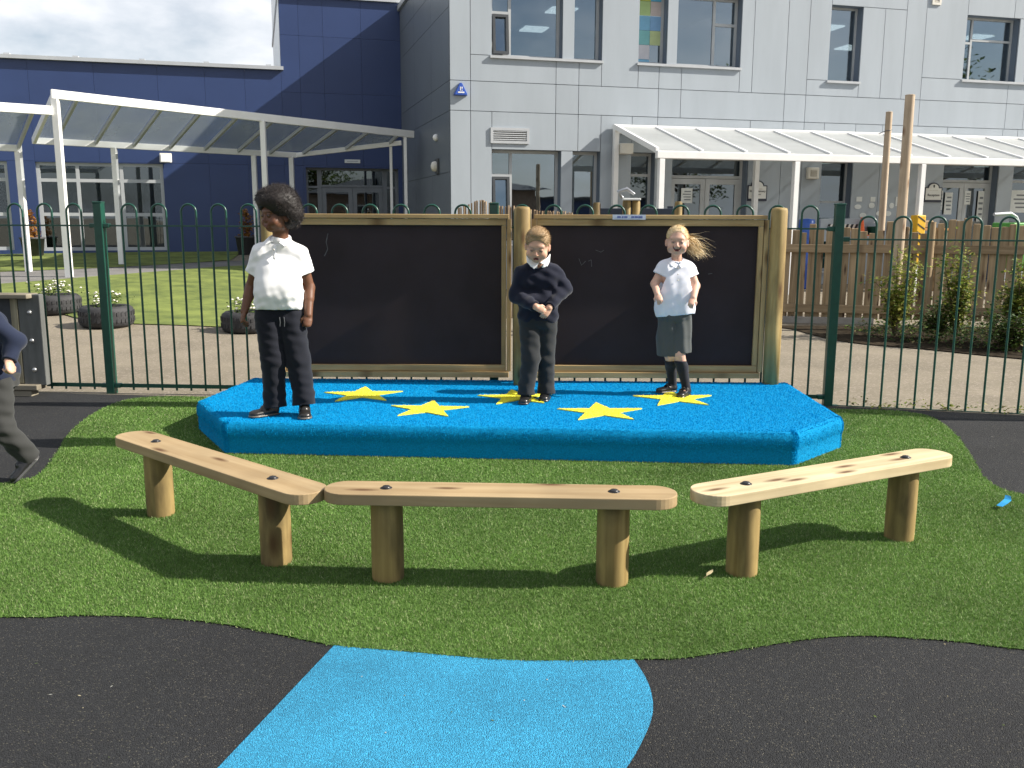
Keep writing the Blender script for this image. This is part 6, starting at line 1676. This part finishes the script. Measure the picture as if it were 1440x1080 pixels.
# ------------------------------------------------ child running out of frame on the left
def runner():
    p = Person('child in navy jumper running out of view at the left edge', (-2.72,4.75,0), (.56,.335,.235))
    R = rot(-88, 8, 0)
    B = SDF((-.55,-.34,-.03),(.32,.30,1.22), .0038)
    p.head(B, (-.10,-.01,1.06), R, 1.0); p.neck(B, (-.045,-.005,.93), .038)
    sN, sF = np.array((.055,-.095,.900)), np.array((-.05,.10,.895)); eN, eF = np.array((.170,-.06,.765)), np.array((-.16,.15,.76)); wN, wF = np.array((.168,-.128,.672)), np.array((-.27,.06,.80))
    ch, be, pe = np.array((-.01,0,.83)), np.array((.015,.0,.69)), np.array((.035,0,.565)); Yv = np.array((0,1,0))
    B.cap(sN, sF, .04, .04, .03); B.cap(ch-Yv*.045, ch+Yv*.045, .075, .075, .03); B.cap(be-Yv*.035, be+Yv*.035, .074, .074, .03); B.cap(pe-Yv*.04, pe+Yv*.04, .072, .072, .03)
    B.chain([sN,eN,wN],[.036,.030,.021],.01); B.chain([sF,eF,wF],[.036,.030,.021],.01)
    p.hand(B, wN, (.35,-.45,-.80), (-.75,.25,-.35), 1, 1.0, (62,75)); p.hand(B, wF, (-.8,-.2,.35), (.2,-.6,.5), -1, 1.0, (60,70))
    hN, hF = np.array((.045,-.05,.54)), np.array((.02,.055,.54)); kN, kF = np.array((.075,-.085,.315)), np.array((-.20,.05,.36)); aN, aF = np.array((.152,.025,.130)), np.array((-.21,.06,.09))
    B.chain([hN,kN,aN],[.06,.043,.03],.02); B.chain([hF,kF,aF],[.06,.043,.03],.02); B.cap(aN, (.128,.01,.07), .022, .012, .012); B.cap(aF-np.array((0,0,.04)), (-.25,.05,.04), .020, .012, .012)
    p.finish_body(B, (.36,.12,.10), (.2,.12,.07))
    S = SDF((-.34,-.24,.52),(.28,.26,1.0), .0044)
    S.cap(sN+(0,.01,0), sF-(0,.01,0), .054, .054, .02); S.cap(ch-Yv*.05, ch+Yv*.05, .09, .09, .04); S.cap(be-Yv*.042, be+Yv*.042, .092, .092, .04); S.cap(pe-Yv*.045+(0,0,.03), pe+Yv*.045+(0,0,.03), .088, .088, .03)
    S.chain([sN,eN,wN+(eN-wN)*.12],[.054,.052,.036],.014); S.chain([sF,eF,wF+(eF-wF)*.12],[.052,.048,.036],.014); S.plane((0,0,.545),(0,0,-1)); S.disp(wrinkle(31,.004,[((34,16,52),.8),((-44,18,40),.8)]))
    d = ((wN-eN)/np.linalg.norm(wN-eN)); c = wN+(eN-wN)*.05; sl, P = S.blk(c-.05, c+.05); dd = ((P-c)@d.astype(np.float32)); m = dd > 0; g = S.g[sl]; g[m] = np.maximum(g[m], dd[m]); S.g[sl] = g
    p.cloth('jumper', S, (.014,.020,.042))
    T = SDF((-.34,-.20,.02),(.28,.18,.64), .0044); T.cap(pe-Yv*.04, pe+Yv*.04, .082, .082, .03); T.chain([hN,kN,aN+(kN-aN)*.18,aN],[.078,.064,.056,.058],.012); T.chain([hF,kF,aF+(0,0,.03),aF+(0,0,-.01)],[.078,.062,.056,.06],.012)
    T.disp(wrinkle(33,.0030,[((30,10,100),.7),((54,-16,60),.8),((80,10,24),.6)])); 
    d = ((aN-kN)/np.linalg.norm(aN-kN)); c = aN; sl, P = T.blk(c-.08, c+.08); dd = ((P-c)@d.astype(np.float32)); g = T.g[sl]; T.g[sl] = np.maximum(g, dd)
    p.cloth('trousers', T, (.034,.035,.034))
    p.shoe((.195,.040,.128), (.090,-.050,.002), (.016,.016,.017), (.075,.075,.075), .042, up=(-.70,-.52,.30)); p.shoe((-.165,.065,.0), (-.345,.045,.0), (.016,.016,.017), (.05,.05,.05), .038)
    H = SDF(p.T((0,0,0))-.15, p.T((0,0,0))+.16, .0045); H.ell(p.T((0,.016,.040)), (.0775,.095,.080), R, .01); H.ell(p.T((0,-.105,-.02)), (.085,.082,.084), R, .014, 'sub'); H.ell(p.T((0,-.02,-.11)), (.12,.15,.085), R, .012, 'sub')
    p.cloth('hair', H, (.12,.07,.035), mat='hair')
boy_white(); boy_navy(); girl(); runner()
